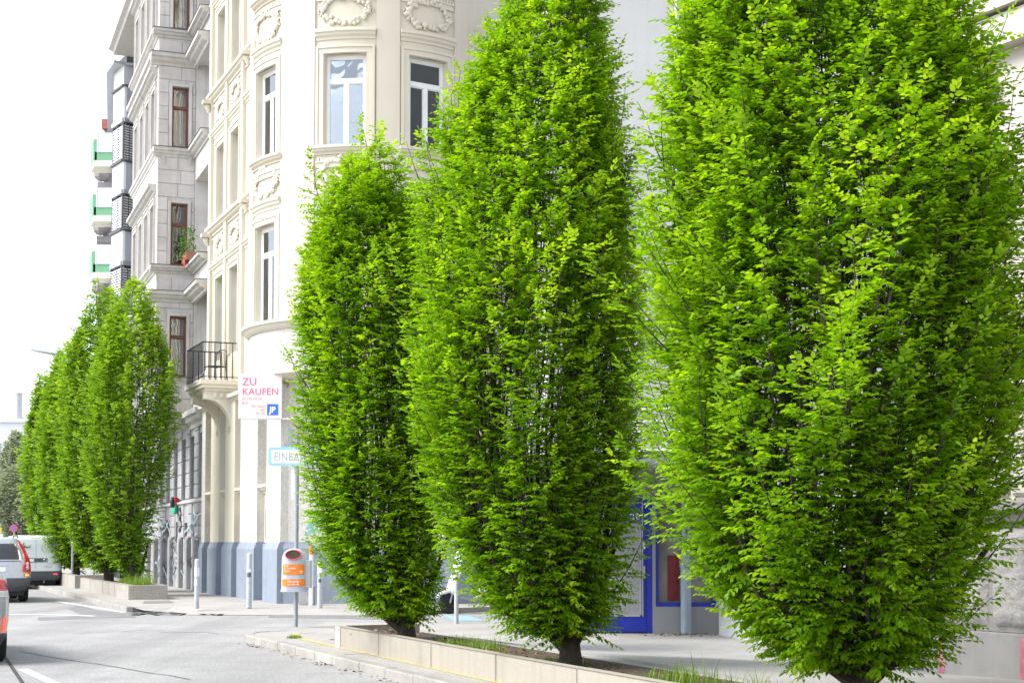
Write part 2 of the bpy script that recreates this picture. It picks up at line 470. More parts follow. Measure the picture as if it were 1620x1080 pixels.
for e0, e1 in ((0.02, 0.075), (0.15, 0.195)):
    m = MB(); m.box(e0, e1, -0.006, -0.0045, 0.245, 0.285); obj('emblem', m, MAT_REDINK, nt_, nM)
for i in range(7):
    m = MB(); m.box(0.025, 0.18 - 0.02*(i % 3), -0.006, -0.0045, 0.21 - i*0.027, 0.22 - i*0.027); obj('text_line', m, MAT_GREYINK, nt_, nM)

# grass
MAT_GRASS = leafmat('grass_blade', (0.06, 0.13, 0.012), (0.13, 0.25, 0.02), (0.28, 0.38, 0.05), (1.2, 1.1, 0.6), 0.35)
def grass(name, label, spots, n, hgt, seed):
    rng = np.random.default_rng(seed)
    V, Fc, Tt = [], [], []
    for (c, rx, ry, h) in spots:
        k = int(n*rx*ry*40)
        for i in range(k):
            a = rng.uniform(0, 6.283); q = math.sqrt(rng.uniform())
            p = Vector((c[0], c[1], c[2])) + D1*(q*math.cos(a)*rx) + N1*(q*math.sin(a)*ry)
            L = h*rng.uniform(0.45, 1.1)*(1 - 0.45*q*q); az = rng.uniform(0, 6.283); ln = rng.uniform(0.05, 0.55)
            d = Vector((math.cos(az)*ln, math.sin(az)*ln, 1)); w = Vector((-math.sin(az), math.cos(az), 0))*0.0045
            b = len(V)
            mid = p + d*L*0.55; tip = p + d*L*0.9 + Vector((math.cos(az), math.sin(az), -0.2))*L*ln*0.5
            V += [p - w, p + w, mid + w*0.8, mid - w*0.8, tip]; Fc += [(b, b+1, b+2, b+3), (b+3, b+2, b+4)]
            Tt += [rng.uniform(0.1, 1.0)]*5
    me = bpy.data.meshes.new(name); me.from_pydata([tuple(v) for v in V], [], Fc)
    at = me.attributes.new('tint', 'FLOAT', 'POINT'); at.data.foreach_set('value', Tt)
    me.materials.append(MAT_GRASS)
    return tag(obj(name, me), label, 'grass', kind='stuff')
def soil_pt(x, y, z=SOIL - 0.04): return G(x, y, z)
grass('grass', 'tufts of fresh grass in the long concrete planter', [
    (PL(4.5, 0.45, SOIL - 0.05), 0.42, 0.28, 0.34), (PL(3.6, 0.6, SOIL - 0.05), 0.7, 0.35, 0.24), (PL(9.2, 0.6, SOIL - 0.05), 0.30, 0.25, 0.42), (PL(8.5, 0.8, SOIL - 0.05), 0.5, 0.3, 0.25),
    (PL(10.2, 0.5, SOIL - 0.05), 0.4, 0.3, 0.36), (PL(6.0, 0.8, SOIL - 0.05), 0.5, 0.3, 0.12), (PL(2.4, 0.6, SOIL - 0.05), 0.5, 0.3, 0.10)], 30, 0.2, 3)
grass('grass', 'weed tuft growing at the pavement kerb below the litter bin', [(K(7.0, 0.5) + Vector((0, 0, PAV)), 0.12, 0.12, 0.09)], 260, 0.1, 4)

# the far planter on the left with its grass
QB = G(204, 948, PAV)
def QL(s, off=0.0, z=0.0):
    p = Vector((QB.x, QB.y, 0)) + D1*s + N1*off; p.z = z; return p
pf = thing('concrete_planter', 'pebbled concrete planter with tufted grass beyond the side street', 'planter', (QB.x, QB.y, PAV))
wall_run(QL(0), QL(9.5), pf, MAT_AGG, 0.08, 0.50, 0.0 - 0.10, 2.4)
wall_run(QL(0, 0.11), QL(0, 1.0), pf, MAT_AGG, 0.08, 0.495, 0.10, 1.0)
wall_run(QL(9.5, 1.0), QL(0.1, 1.0), pf, MAT_AGG, 0.08, 0.49, -0.10, 2.4)
sb = MB(); sb.prism([QL(0.1, 0.1), QL(0.1, 0.9), QL(9.4, 0.9), QL(9.4, 0.1)], 0.08, 0.42); obj('soil', sb, MAT_SOIL, pf, I4)
grass('grass', 'long tufted grass in the far pebbled planter', [(QL(0.45 + 0.62*i, 0.30 + 0.20*(i % 3), 0.40), 0.45, 0.28, 0.58 - 0.16*(i % 2)) for i in range(6)], 34, 0.3, 8)
pg = thing('concrete_planter', 'farthest concrete planter box, beside the white van', 'planter', tuple(QL(10.6)))
wall_run(QL(10.8), QL(19), pg, MAT_AGG, 0.08, 0.55, -0.10, 2.0)
wall_run(QL(10.8, 0.11), QL(10.8, 1.0), pg, MAT_AGG, 0.08, 0.55, 0.10, 1.0)
sb = MB(); sb.prism([QL(10.9, 0.1), QL(10.9, 0.9), QL(19, 0.9), QL(19, 0.1)], 0.08, 0.45); obj('soil', sb, MAT_SOIL, pg, I4)
# dry leaf litter blown along the planter and the forecourt
rl = np.random.default_rng(77)
def litter(label, pts, seed):
    n = len(pts); r = np.random.default_rng(seed)
    nv = np.tile([0, 0, 1.0], (n, 1)) + r.normal(0, 0.25, (n, 3)); dv = r.normal(0, 1, (n, 3)); dv[:, 2] *= 0.15
    me = leaf_mesh('leaf_litter', np.array(pts), dv, nv, r.uniform(0.035, 0.07, n), r.uniform(0, 1, n), MAT_DRY)
    tag(obj('leaf_litter', me), label, 'leaves', kind='stuff')
# ------------------------------------------------------------------ hornbeams
MAT_BARK = mat('bark', (0.055, 0.042, 0.034), 0.9, 0.35, 9, 0.6, 45)
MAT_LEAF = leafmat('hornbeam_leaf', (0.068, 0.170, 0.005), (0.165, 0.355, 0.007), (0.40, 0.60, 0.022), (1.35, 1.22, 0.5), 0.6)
MAT_LEAF_FAR = leafmat('hornbeam_leaf_pale', (0.085, 0.19, 0.010), (0.18, 0.35, 0.016), (0.36, 0.54, 0.04), (1.25, 1.15, 0.7), 0.5)

def leaf_mesh(name, P, Dv, Nv, Ln, tint, mt, wid=0.56):
    """P base, Dv leaf axis, Nv leaf normal, Ln length: ovate pointed leaf folded along its midrib, gently arched."""
    n = len(P)
    Dv = Dv / np.linalg.norm(Dv, axis=1, keepdims=True)
    S = np.cross(Dv, Nv); S /= np.linalg.norm(S, axis=1, keepdims=True) + 1e-9
    Nv = np.cross(S, Dv)
    prof = [(0.0, 0.0, 0.0), (0.30, 0.5, 0.09), (0.66, 0.40, 0.06), (1.0, 0.0, -0.10), (0.66, -0.40, 0.06), (0.30, -0.5, 0.09)]
    V = np.empty((n, 6, 3))
    for k, (a, w, up) in enumerate(prof):
        V[:, k] = P + Dv*(Ln*a)[:, None] + S*(Ln*w*wid)[:, None] + Nv*(Ln*up)[:, None]
    me = bpy.data.meshes.new(name)
    me.vertices.add(n*6); me.vertices.foreach_set('co', V.ravel())
    base = (np.arange(n)*6)[:, None]
    quads = np.concatenate([base + np.array([[0, 1, 2, 3]]), base + np.array([[0, 3, 4, 5]])], axis=1).reshape(-1)
    me.loops.add(n*8); me.loops.foreach_set('vertex_index', quads.astype(np.int32))
    me.polygons.add(n*2)
    me.polygons.foreach_set('loop_start', (np.arange(n*2)*4).astype(np.int32))
    me.update(calc_edges=True)
    a = me.attributes.new('tint', 'FLOAT', 'POINT')
    a.data.foreach_set('value', np.repeat(tint, 6).astype(np.float32))
    me.materials.append(mt)
    me.validate()
    return me

def hornbeam(name, label, group, base, prof, n_lead, seed, leaf=0.072, step=0.10, mt=None, zlow=0.2, trunk_r=0.11, spire=0.7, qmin=0.25,
             twig_draw=0.15, stems=None, n_plume=260, pstep=0.05, leafgap=0.0285, plen=1.25, shrink=0.97, tw=1.0):
    """prof: rows (z, reach to the left, reach to the right) of the crown. Upright leaders fill the inside; feathery plumes lean out of the
    shell like shingles and end in free tips; every twig carries two ranks of leaves in a flat spray."""
    rng = np.random.default_rng(seed); rnd = random.Random(seed)
    pz = np.array([p[0] for p in prof]); pl = np.array([p[1] for p in prof])*shrink; pr = np.array([p[2] for p in prof])*shrink
    pw = (pl + pr)/2; pc = (pr - pl)/2
    def cx(z): return Vector((float(np.interp(z, pz, pc))*min(1, max(0, z - 0.1)/0.9), 0, 0))       # the crown's lean
    lump = [(rnd.uniform(0, 6.28), rnd.choice((3, 5, 7, 8, 9)), rnd.uniform(0, 6.28), rnd.uniform(0.6, 2.4)) for _ in range(6)]
    def hull(az, z):
        r = float(np.interp(z, pz, pw))
        l = sum(math.sin(az*f1 + a1)*math.sin(z*f2 + a2) for a1, f1, a2, f2 in lump)
        return r*(1 + 0.085*l)
    iw = int(np.argmax(pl + pr)); zw = pz[iw]; ztop = pz[-1]
    t = thing(name, label, 'tree', base, group)
    wood = MB(); twigs = MB()
    TP, TD, TN, TL, TT = [], [], [], [], []
    def twig(p, ta, el, tl, tint):
        d = Vector((math.cos(ta)*math.cos(el), math.sin(ta)*math.cos(el), math.sin(el)))
        h = Vector((-math.sin(ta), math.cos(ta), 0))
        n = d.cross(h); n = n if n.z > 0 else -n
        roll = rnd.gauss(0, 0.20)
        n = n*math.cos(roll) + h*math.sin(roll)
        TP.append((p.x, p.y, p.z)); TD.append((d.x, d.y, d.z)); TN.append((n.x, n.y, n.z)); TL.append(tl); TT.append(tint)
        if rnd.random() < twig_draw: twigs.tube([p, p + d*tl*0.9], [0.0035, 0.0015], 3, cap=False)
    tr = MB()
    tr.tube([(0, 0, -0.15), (0.015, 0.01, 0.06), (0.0, 0.02, 0.25), (-0.02, 0, 0.55), (0.0, 0.02, 1.1)],
            [trunk_r*1.35, trunk_r*1.12, trunk_r, trunk_r*0.95, trunk_r*0.55], 12)
    for (a, l, e) in (stems or [(0.3, 1.0, 1.15), (2.6, 0.9, 1.05), (4.3, 1.0, 1.2)]):
        p = Vector((0, 0, 0.08)); path = [p.copy()]
        for k in range(5):
            p = p + Vector((math.cos(a)*math.cos(e), math.sin(a)*math.cos(e), math.sin(e)))*l/4
            path.append(p.copy()); e += 0.06
        tr.tube(path, [trunk_r*0.5*(1-0.12*k) for k in range(6)], 8)
    obj('trunk', tr, MAT_BARK, t, smooth=True)
    for i in range(n_lead):                               # leaders
        az = 2*math.pi*(i*0.6180339887 % 1) + rnd.uniform(-0.25, 0.25)
        q = qmin + (0.74 - qmin)*math.sqrt((i + 0.5)/n_lead)
        z0 = rnd.uniform(0.12, 0.5)
        Rw = hull(az, zw); ze = zw; zz = zw
        while zz < ztop + 0.01:
            if hull(az, zz) >= q*Rw*0.95: ze = zz
            zz += 0.1
        ze = min(ztop, ze) + (rnd.random()**2)*spire
        path = []; m = max(8, int((ze - z0)/0.25)); wob = rnd.uniform(0, 6.28); wa = rnd.uniform(0.02, 0.06)
        for k in range(m + 1):
            z = z0 + (ze - z0)*k/m
            rr = q*hull(az, max(min(z, zw), 0.3))*min(1, (z - z0 + 0.05)/0.55)**0.75
            if z > zw: rr = min(rr, q*Rw)*(1 - 0.06*(z - zw)/max(0.5, ztop - zw))
            aa = az + wa*math.sin(z*1.7 + wob)*2
            path.append(Vector((rr*math.cos(aa), rr*math.sin(aa), z)) + cx(z))
        r0 = 0.022
        wood.tube(path, [max(0.003, r0*(1 - 0.9*k/m)) for k in range(m + 1)], 5, cap=False)
        L = rnd.uniform(0, step); tot = ze - z0
        while L < tot:
            f = L/tot*m; k = min(int(f), m - 1); p = path[k].lerp(path[k+1], f - k)
            top = ze - p.z
            L += step*rnd.uniform(0.7, 1.3)*(0.5 if top < 1.0 else 1.0)
            if p.z < zlow: continue
            tl = rnd.uniform(0.2, 0.42)*tw; el = rnd.gauss(0.3, 0.22); sg = 1.2
            if top < 0.7: tl *= 0.3 + 0.7*top/0.7; el += 0.3*(1 - top/0.7); sg = 2.5
            twig(p, az + rnd.gauss(0, sg), el, tl, rnd.gauss(0.34, 0.10) + (0.15 if top < 0.5 else 0))  # inner leaves tinted darker, putting shade into the crown's interior
    # plumes, evenly strewn over the shell
    zmin = max(pz[0], 0.25)
    cum = []; acc = 0
    zg = np.linspace(zmin - 0.3, ztop - 0.35, 80)
    for z in zg: acc += float(np.interp(z + 0.5, pz, pl + pr)) + 0.15; cum.append(acc)
    n_sp = n_plume//6
    for i in range(n_plume + n_sp):
        z1 = float(np.interp((i*0.7548776662 % 1)*acc, cum, zg)); az = 2*math.pi*(i*0.5698402910 % 1) + rnd.uniform(-0.2, 0.2)
        ln = plen*rnd.uniform(0.6, 1.35); zt_ = min(z1 + ln, ztop + 0.1)
        sp = i >= n_plume                                # a free spire standing off the upper crown
        if sp: z1 = rnd.uniform(zw - 0.6, ztop - 0.5); zt_ = z1 + rnd.uniform(0.6, 1.15)
        ra = max(0.04, hull(az, max(z1, zmin))*rnd.uniform(0.50, 0.72)); rb_ = hull(az, min(max(zt_, zmin), ztop))*rnd.uniform(0.72, 1.10)*(rnd.uniform(1.08, 1.24) if rnd.random() < 0.13 else 1)
        if sp: ra = hull(az, z1)*0.6; rb_ = hull(az, z1)*rnd.uniform(0.66, 0.90)
        low = z1 < zmin + 0.5
        if low: ra *= 0.35
        z1 = max(z1, zlow)
        az2 = az + rnd.uniform(-0.22, 0.22)
        A = Vector((ra*math.cos(az), ra*math.sin(az), z1)); B = Vector((rb_*math.cos(az2), rb_*math.sin(az2), max(zt_, z1 + 0.25)))
        A += cx(A.z); B += cx(B.z)
        C = A.lerp(B, 0.5) + Vector((math.cos(az), math.sin(az), 0))*0.12*ln*(1.6 if low else 1)
        path = [A*((1-u)**2) + C*(2*u*(1-u)) + B*u*u for u in (0, .2, .4, .6, .8, 1)]
        wood.tube(path, [0.009, 0.008, 0.007, 0.006, 0.004, 0.002], 4, cap=False)
        tone = rnd.gauss(0.38, 0.10); Lp = (B - A).length; s_ = rnd.uniform(0, pstep)
        shoot = rnd.random() < 0.14
        while s_ < Lp:
            u = s_/Lp; p = A*((1-u)**2) + C*(2*u*(1-u)) + B*u*u
            s_ += pstep*rnd.uniform(0.7, 1.3)
            if u < 0.12: continue
            tl = rnd.uniform(0.75, 1.2)*(0.40 - 0.27*u)*tw
            ta = az + rnd.gauss(0, 0.75 + 1.1*u*u); el = rnd.gauss(0.22 + 0.35*u*u, 0.2)
            if low: el -= 0.22
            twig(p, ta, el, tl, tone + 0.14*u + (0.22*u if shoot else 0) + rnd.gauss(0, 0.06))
        twig(B - Vector((0, 0, 0.02)), az2, 1.1, 0.14*tw, tone + 0.3)
    obj('branch', wood, MAT_BARK, t)
    if twig_draw: tag(obj('twig', twigs, MAT_BARK, t), kind='stuff')
    # leaves
    TP, TD, TN, TL, TT = map(np.array, (TP, TD, TN, TL, TT))
    nl = np.maximum(3, (TL/leafgap/tw*rng.uniform(0.85, 1.15, len(TL))).astype(int)) + 1
    idx = np.repeat(np.arange(len(TL)), nl)
    j = np.arange(len(idx)) - np.repeat(np.cumsum(nl) - nl, nl); N_ = nl[idx]
    u = (j + 0.6)/N_
    d, n, l = TD[idx], TN[idx], TL[idx]
    sv = np.cross(d, n)
    P = TP[idx] + d*(l*u)[:, None]; P[:, 2] -= 0.12*l*u*u
    ang = np.where(j % 2 == 0, 1, -1)*rng.uniform(0.6, 1.05, len(j)); ang[j == N_ - 1] = 0
    ld = d*np.cos(ang)[:, None] + sv*np.sin(ang)[:, None] + rng.normal(0, 0.1, P.shape); ld[:, 2] -= rng.uniform(0.04, 0.36, len(j)) + 0.35*np.clip((2.3 - P[:, 2])/1.5, 0, 1)*rng.uniform(0.3, 1.2, len(j))
    ln = n + rng.normal(0, 0.15, P.shape)
    LL = leaf*rng.uniform(0.66, 1.25, len(j))*(1 - 0.3*np.clip((u - 0.7)/0.3, 0, 1))
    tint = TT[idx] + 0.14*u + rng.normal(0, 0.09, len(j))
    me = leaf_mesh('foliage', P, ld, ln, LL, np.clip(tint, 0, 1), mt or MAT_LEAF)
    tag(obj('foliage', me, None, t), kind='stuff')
    return t

def prof_px(rows, Y, axis, ground):
    """crown outline surveyed in the photo (row, left, right) -> metres about the trunk axis at distance Y"""
    return sorted([(ZH(y, Y) - ground, (axis - l)/F*Y, (r - axis)/F*Y) for y, l, r in rows])

Y1, Y2, Y3 = 20.2, 16.3, 12.4
hornbeam('hornbeam_tree', 'smallest of three near hornbeams, between the litter bin and the middle tree', 'near hornbeams in the long planter',
         (XD(642, Y1), Y1, SOIL),
         prof_px([(998, 600, 658), (972, 555, 666), (900, 508, 680), (800, 494, 698), (700, 486, 706), (600, 474, 706), (500, 464, 700),
                  (430, 468, 690), (380, 482, 668), (340, 504, 645), (310, 526, 615), (285, 540, 588), (268, 550, 572)], Y1, 642, SOIL),
         46, 11, leaf=0.064, n_plume=340, spire=0.35, stems=[(0.15, 1.3, 1.05), (2.9, 0.9, 0.8), (4.3, 1.0, 1.2), (3.6, 0.8, 0.6)])
hornbeam('hornbeam_tree', 'middle of three near hornbeams, tall pointed crown in front of blue shop door', 'near hornbeams in the long planter',
         (XD(900, Y2), Y2, SOIL),
         prof_px([(1036, 840, 935), (1002, 785, 950), (900, 708, 980), (800, 680, 996), (700, 660, 1006), (600, 648, 1030), (500, 643, 1040),
                  (400, 652, 1038), (330, 664, 1026), (250, 690, 996), (170, 726, 966), (110, 752, 952), (50, 800, 946), (0, 835, 942), (-60, 865, 930), (-110, 890, 920)], Y2, 900, SOIL),
         58, 23, leaf=0.061, n_plume=470, spire=0.5, stems=[(0.4, 1.0, 1.0), (2.8, 1.1, 0.75), (3.3, 1.0, 1.0), (4.3, 1.0, 1.2)])
hornbeam('hornbeam_tree', 'largest and nearest hornbeam, broad crown before the rough stone wall', 'near hornbeams in the long planter',
         (XD(1360, Y3), Y3, SOIL),
         prof_px([(1080, 1215, 1425), (1025, 1130, 1475), (960, 1100, 1490), (900, 1078, 1535), (800, 1045, 1590), (700, 1028, 1635), (600, 1012, 1655), (500, 1006, 1665),
                  (400, 1018, 1662), (300, 1020, 1640), (200, 1034, 1595), (100, 1066, 1545), (0, 1105, 1490), (-120, 1150, 1450), (-250, 1200, 1420), (-330, 1280, 1360)], Y3, 1360, SOIL),
         80, 37, leaf=0.063, n_plume=660, plen=1.15, stems=[(0.1, 1.3, 0.7), (2.7, 1.2, 0.6), (3.4, 1.0, 0.9), (4.6, 1.0, 1.1)])
# ------------------------------------------------------------------ facade tools
def planar(M): return lambda u, d, z: M @ Vector((u, d, z))
def facade(mb, mp, u0, u1, z0, z1, holes, rev=0.22, du=None, sill=True):
    us = {u0, u1}; zs = {z0, z1}
    for a, b, c, e in holes: us |= {a, b}; zs |= {c, e}
    if du:
        n = max(1, int((u1 - u0)/du)); us |= {u0 + (u1 - u0)*i/n for i in range(n + 1)}
    us = sorted(us); zs = sorted(zs)
    for a, b in zip(us, us[1:]):
        if b - a < 1e-5: continue
        for c, e in zip(zs, zs[1:]):
            um, zm = (a + b)/2, (c + e)/2
            if any(h[0] < um < h[1] and h[2] < zm < h[3] for h in holes): continue
            mb.add([mp(a, 0, c), mp(b, 0, c), mp(b, 0, e), mp(a, 0, e)], [(0, 1, 2, 3)])
    for a, b, c, e in holes:
        q = [(a, c), (b, c), (b, e), (a, e)]
        for i in range(4):
            p, r = q[i], q[(i+1) % 4]
            mb.add([mp(p[0], 0, p[1]), mp(r[0], 0, r[1]), mp(r[0], rev, r[1]), mp(p[0], rev, p[1])], [(3, 2, 1, 0)])
def band(mb, mp, u0, u1, prof, n=1):       # closed profile of (d, z) swept along u
    k = len(prof); vs, fs = [], []
    for i in range(n + 1):
        u = u0 + (u1 - u0)*i/n
        vs += [mp(u, d, z) for d, z in prof]
    for i in range(n):
        for j in range(k):
            fs.append((i*k + j, i*k + (j+1) % k, (i+1)*k + (j+1) % k, (i+1)*k + j))
    fs += [tuple(range(k))[::-1], tuple(range(n*k, n*k + k))]
    mb.add(vs, fs)
def ledge_prof(z, h, out, base=0.03):      # stepped cornice: flat top, undercut below
    return [(base, z), (-out, z), (-out, z - h*0.32), (-out*0.72, z - h*0.40), (-out*0.62, z - h*0.62), (-out*0.25, z - h*0.78), (-out*0.2, z - h), (base, z - h)]
def rect_prof(z0, z1, out, base=0.02): return [(base, z0), (-out, z0), (-out, z1), (base, z1)]

MAT_GLASS = glass('window_glass', (0.10, 0.115, 0.125))
MAT_GLASS_D = glass('window_glass_dark', (0.035, 0.04, 0.043))
MAT_CURTAIN = mat('sheer_curtain', (0.30, 0.29, 0.27), 0.9, 0.1, 5, 0)
MAT_WFRAME = mat('white_window_paint', (0.78, 0.78, 0.77), 0.45, 0.04, 4, 0.03, 40)
MAT_BFRAME = mat('brown_window_paint', (0.17, 0.062, 0.042), 0.5, 0.15, 7, 0.1, 60)
def window(parent, M, w, h, mt_frame, mt_glass, transom=0.72, fr=0.06, mull=0.055, name='window', panes=True, dp=0.07, mull_v=True, curtain=True):
    """frame with transom and (below it) two sashes, panes are sub-parts; M at the bottom centre, y inward"""
    f = MB(); hw = w/2
    f.box(-hw, -hw + fr, 0, dp, 0, h); f.box(hw - fr, hw, 0, dp, 0, h)
    f.box(-hw + fr, hw - fr, 0, dp, 0, fr); f.box(-hw + fr, hw - fr, 0, dp, h - fr, h)
    zt = h*transom
    f.box(-hw + fr, hw - fr, -0.012, dp - 0.004, zt - fr*0.75, zt + fr*0.75)
    if mull_v: f.box(-mull*0.9, mull*0.9, -0.008, dp - 0.006, fr, zt - fr*0.75)
    o = obj(name, f, mt_frame, parent, M)
    quads = [(-hw + fr, hw - fr, zt + fr*0.75, h - fr)]
    quads += [(-hw + fr, -mull*0.9, fr, zt - fr*0.75), (mull*0.9, hw - fr, fr, zt - fr*0.75)] if mull_v else [(-hw + fr, hw - fr, fr, zt - fr*0.75)]
    k = random.random()
    if curtain and k < 0.75:
        cu = MB(); spans = [(-hw + fr, hw - fr)] if k < 0.35 else [(-hw + fr, -hw*0.35), (hw*0.45, hw - fr)]
        for a, b in spans:
            nn = max(6, int((b - a)/0.03)); vs_ = []
            for i in range(nn + 1):
                for zz in (fr*0.5, h*random.uniform(0.95, 0.97)): vs_.append((a + (b - a)*i/nn, 0.062 + 0.012*math.sin(i*1.9), zz))
            cu.add(vs_, [(2*i, 2*i+2, 2*i+3, 2*i+1) for i in range(nn)])
        obj('curtain', cu, MAT_CURTAIN, o, M)
    for a, b, c, e in quads:
        g = MB(); s = 0.022
        g.box(a + s, b - s, 0.030, 0.040, c + s, e - s)
        p = obj('pane', g, mt_glass, o, M @ RX(random.uniform(-0.006, 0.006)) @ RZ(random.uniform(-0.008, 0.008)))
        if panes:
            fr2 = MB()
            for (x0, x1, z0, z1) in ((a, a + s, c, e), (b - s, b, c, e), (a + s, b - s, c, c + s), (a + s, b - s, e - s, e)):
                fr2.box(x0 + 0.001, x1 - 0.001, 0.012, 0.05, z0 + 0.001, z1 - 0.001)
            obj('sash', fr2, mt_frame, o, M)
    return o
def surround(mb, mp, uc, w, z0, z1, n=4):
    hw = w/2
    for (a, b, c, e, o1) in ((-hw - 0.15, -hw - 0.02, z0, z1 + 0.02, 0.05), (hw + 0.02, hw + 0.15, z0, z1 + 0.02, 0.05), (-hw - 0.15, hw + 0.15, z1 + 0.02, z1 + 0.15, 0.052),
                             (-hw - 0.21, -hw - 0.15, z0, z1 + 0.15, 0.075), (hw + 0.15, hw + 0.21, z0, z1 + 0.15, 0.075), (-hw - 0.21, hw + 0.21, z1 + 0.15, z1 + 0.21, 0.078)):
        band(mb, mp, uc + a, uc + b, rect_prof(c, e, o1), n if b - a > 0.4 else 1)
def wreath_mesh(rx, rz, seed, mt):
    m = MB(); r = random.Random(seed); n = 40
    for i in range(n):
        a = 2*math.pi*i/n
        fat = 0.055 + 0.028*abs(math.sin(a*0.5 + 0.8)) + 0.02*(math.sin(a) < -0.6)
        for k in range(3):
            c = (math.cos(a)*rx + r.uniform(-1, 1)*fat*0.8, -0.02 - r.uniform(0, 0.03), math.sin(a)*rz + r.uniform(-1, 1)*fat*0.8)
            m.ball(c, fat*r.uniform(0.5, 0.85), None, 6, 4, (1, 0.7, 1))
    for s in (-1, 1):
        for i in range(8):
            t = i/7
            m.ball((s*(rx + 0.04 + 0.08*math.sin(t*5)), -0.02, 0.1 - rz*1.1*t), 0.035*(1 - 0.4*t), None, 6, 4, (1, 0.7, 1))
    return m.mesh('wreath', mt, True)

# ------------------------------------------------------------------ the cream corner house
MAT_CREAM = mat('cream_plaster', (0.60, 0.55, 0.45), 0.86, 0.03, 0.6, 0.10, 55, dirt=0.10, dcol=(0.44, 0.40, 0.33), ds=0.5, streak=0.25)
MAT_STUCCO = mat('cream_stucco', (0.61, 0.565, 0.465), 0.85, 0.03, 1.2, 0.10, 55, streak=0.10, dcol=(0.5, 0.46, 0.4))
MAT_ROUGH = mat('roughcast', (0.57, 0.545, 0.495), 0.95, 0.05, 1.5, 1.0, 17, fine=0.16, dirt=0.2, dcol=(0.5, 0.46, 0.4), ds=1.2)
MAT_PLINTH = mat('blue_grey_plinth', (0.23, 0.265, 0.325), 0.75, 0.06, 1.2, 0.12, 45, dirt=0.5, dcol=(0.15, 0.17, 0.20), ds=2.2, streak=0.45)
MAT_IRON = mat('black_iron', (0.025, 0.027, 0.032), 0.5, 0.2, 8, 0.1, 60)
MAT_SHUT = mat('dark_shutter', (0.045, 0.048, 0.055), 0.6, 0.2, 3, 0.1, 60)
MAT_SLAB = mat('balcony_stone', (0.64, 0.595, 0.50), 0.85, 0.06, 2, 0.12, 50, streak=0.25, dcol=(0.40, 0.36, 0.3))
P1 = Vector((-5.5, 37.3, 0.0))
FA = frame(P1, -D1)
mA = planar(FA)
house = thing('cream_house', 'cream corner house with round oriel, white windows and plaster wreaths', 'building', (P1.x, P1.y, 0.1))
def H(name, mb, mt, parent=house, smooth=None, M=I4): return obj(name, mb, mt, parent, M, smooth)
TOPZ = 21.0
LV = [(7.0, 9.45), (11.15, 13.4), (15.25, 17.5)]
WS = [(-8.0, 1.0), (-6.1, 1.0)]
# street wall, upper storeys
w = MB()
holes = [(u - b/2, u + b/2, z0, z1) for (u, b) in WS for (z0, z1) in LV]
facade(w, mA, -9.4, 0.0, 5.6, TOPZ, holes, 0.28)
H('street_wall', w, MAT_CREAM)
for (u, b) in WS:
    for (z0, z1) in LV:
        window(house, FA @ T((u, 0.2, z0)), b, z1 - z0, MAT_WFRAME, MAT_GLASS, panes=False)
        t = MB(); surround(t, mA, u, b, z0, z1); H('window_surround', t, MAT_STUCCO)
for (zs, za) in ((11.12, 9.95), (15.22, 14.05), (19.3, 18.1)):
    t = MB(); band(t, mA, -9.4, -3.6, ledge_prof(zs, 0.26, 0.2)); H('sill_course', t, MAT_STUCCO)
    t = MB(); band(t, mA, -9.4, -3.6, ledge_prof(za, 0.22, 0.12)); H('moulding', t, MAT_STUCCO)
    for u, ww in ((-8.0, 0.75), (-6.1, 0.75), (-4.6, 0.35), (-9.0, 0.22)):
        t = MB()
        zc, hh = (zs + za)/2 - 0.12, 0.36
        for (a, b, c, e) in ((-ww, ww, hh - 0.05, hh), (-ww, ww, -hh, -hh + 0.05), (-ww, -ww + 0.05, -hh + 0.05, hh - 0.05), (ww - 0.05, ww, -hh + 0.05, hh - 0.05)):
            band(t, mA, u + a, u + b, rect_prof(zc + c, zc + e, 0.035))
        H('panel_frame', t, MAT_STUCCO)
    for u in (-8.0, -6.1):
        obj('wreath', wreath_mesh(0.5, 0.24, int(zs*10 + u*7), MAT_STUCCO), None, house, FA @ T((u, 0, (zs + za)/2 - 0.12)))
for u in (-9.2, -7.05, -5.0, -3.9):
    t = MB(); t.box(u - 0.13, u + 0.13, -0.10, 0.02, 5.6, TOPZ, FA); H('pilaster', t, MAT_CREAM)
for u in (-4.1, -9.2):
    for z in (10.9, 15.0):
        t = MB(); t.box(u - 0.1, u + 0.1, -0.34, -0.1, z - 0.05, z + 0.05, FA); t.tube([FA @ Vector((u, -0.2, z - 0.1)), FA @ Vector((u, -0.14, z - 0.3))], [0.09, 0.05], 8)
        H('console', t, MAT_STUCCO)
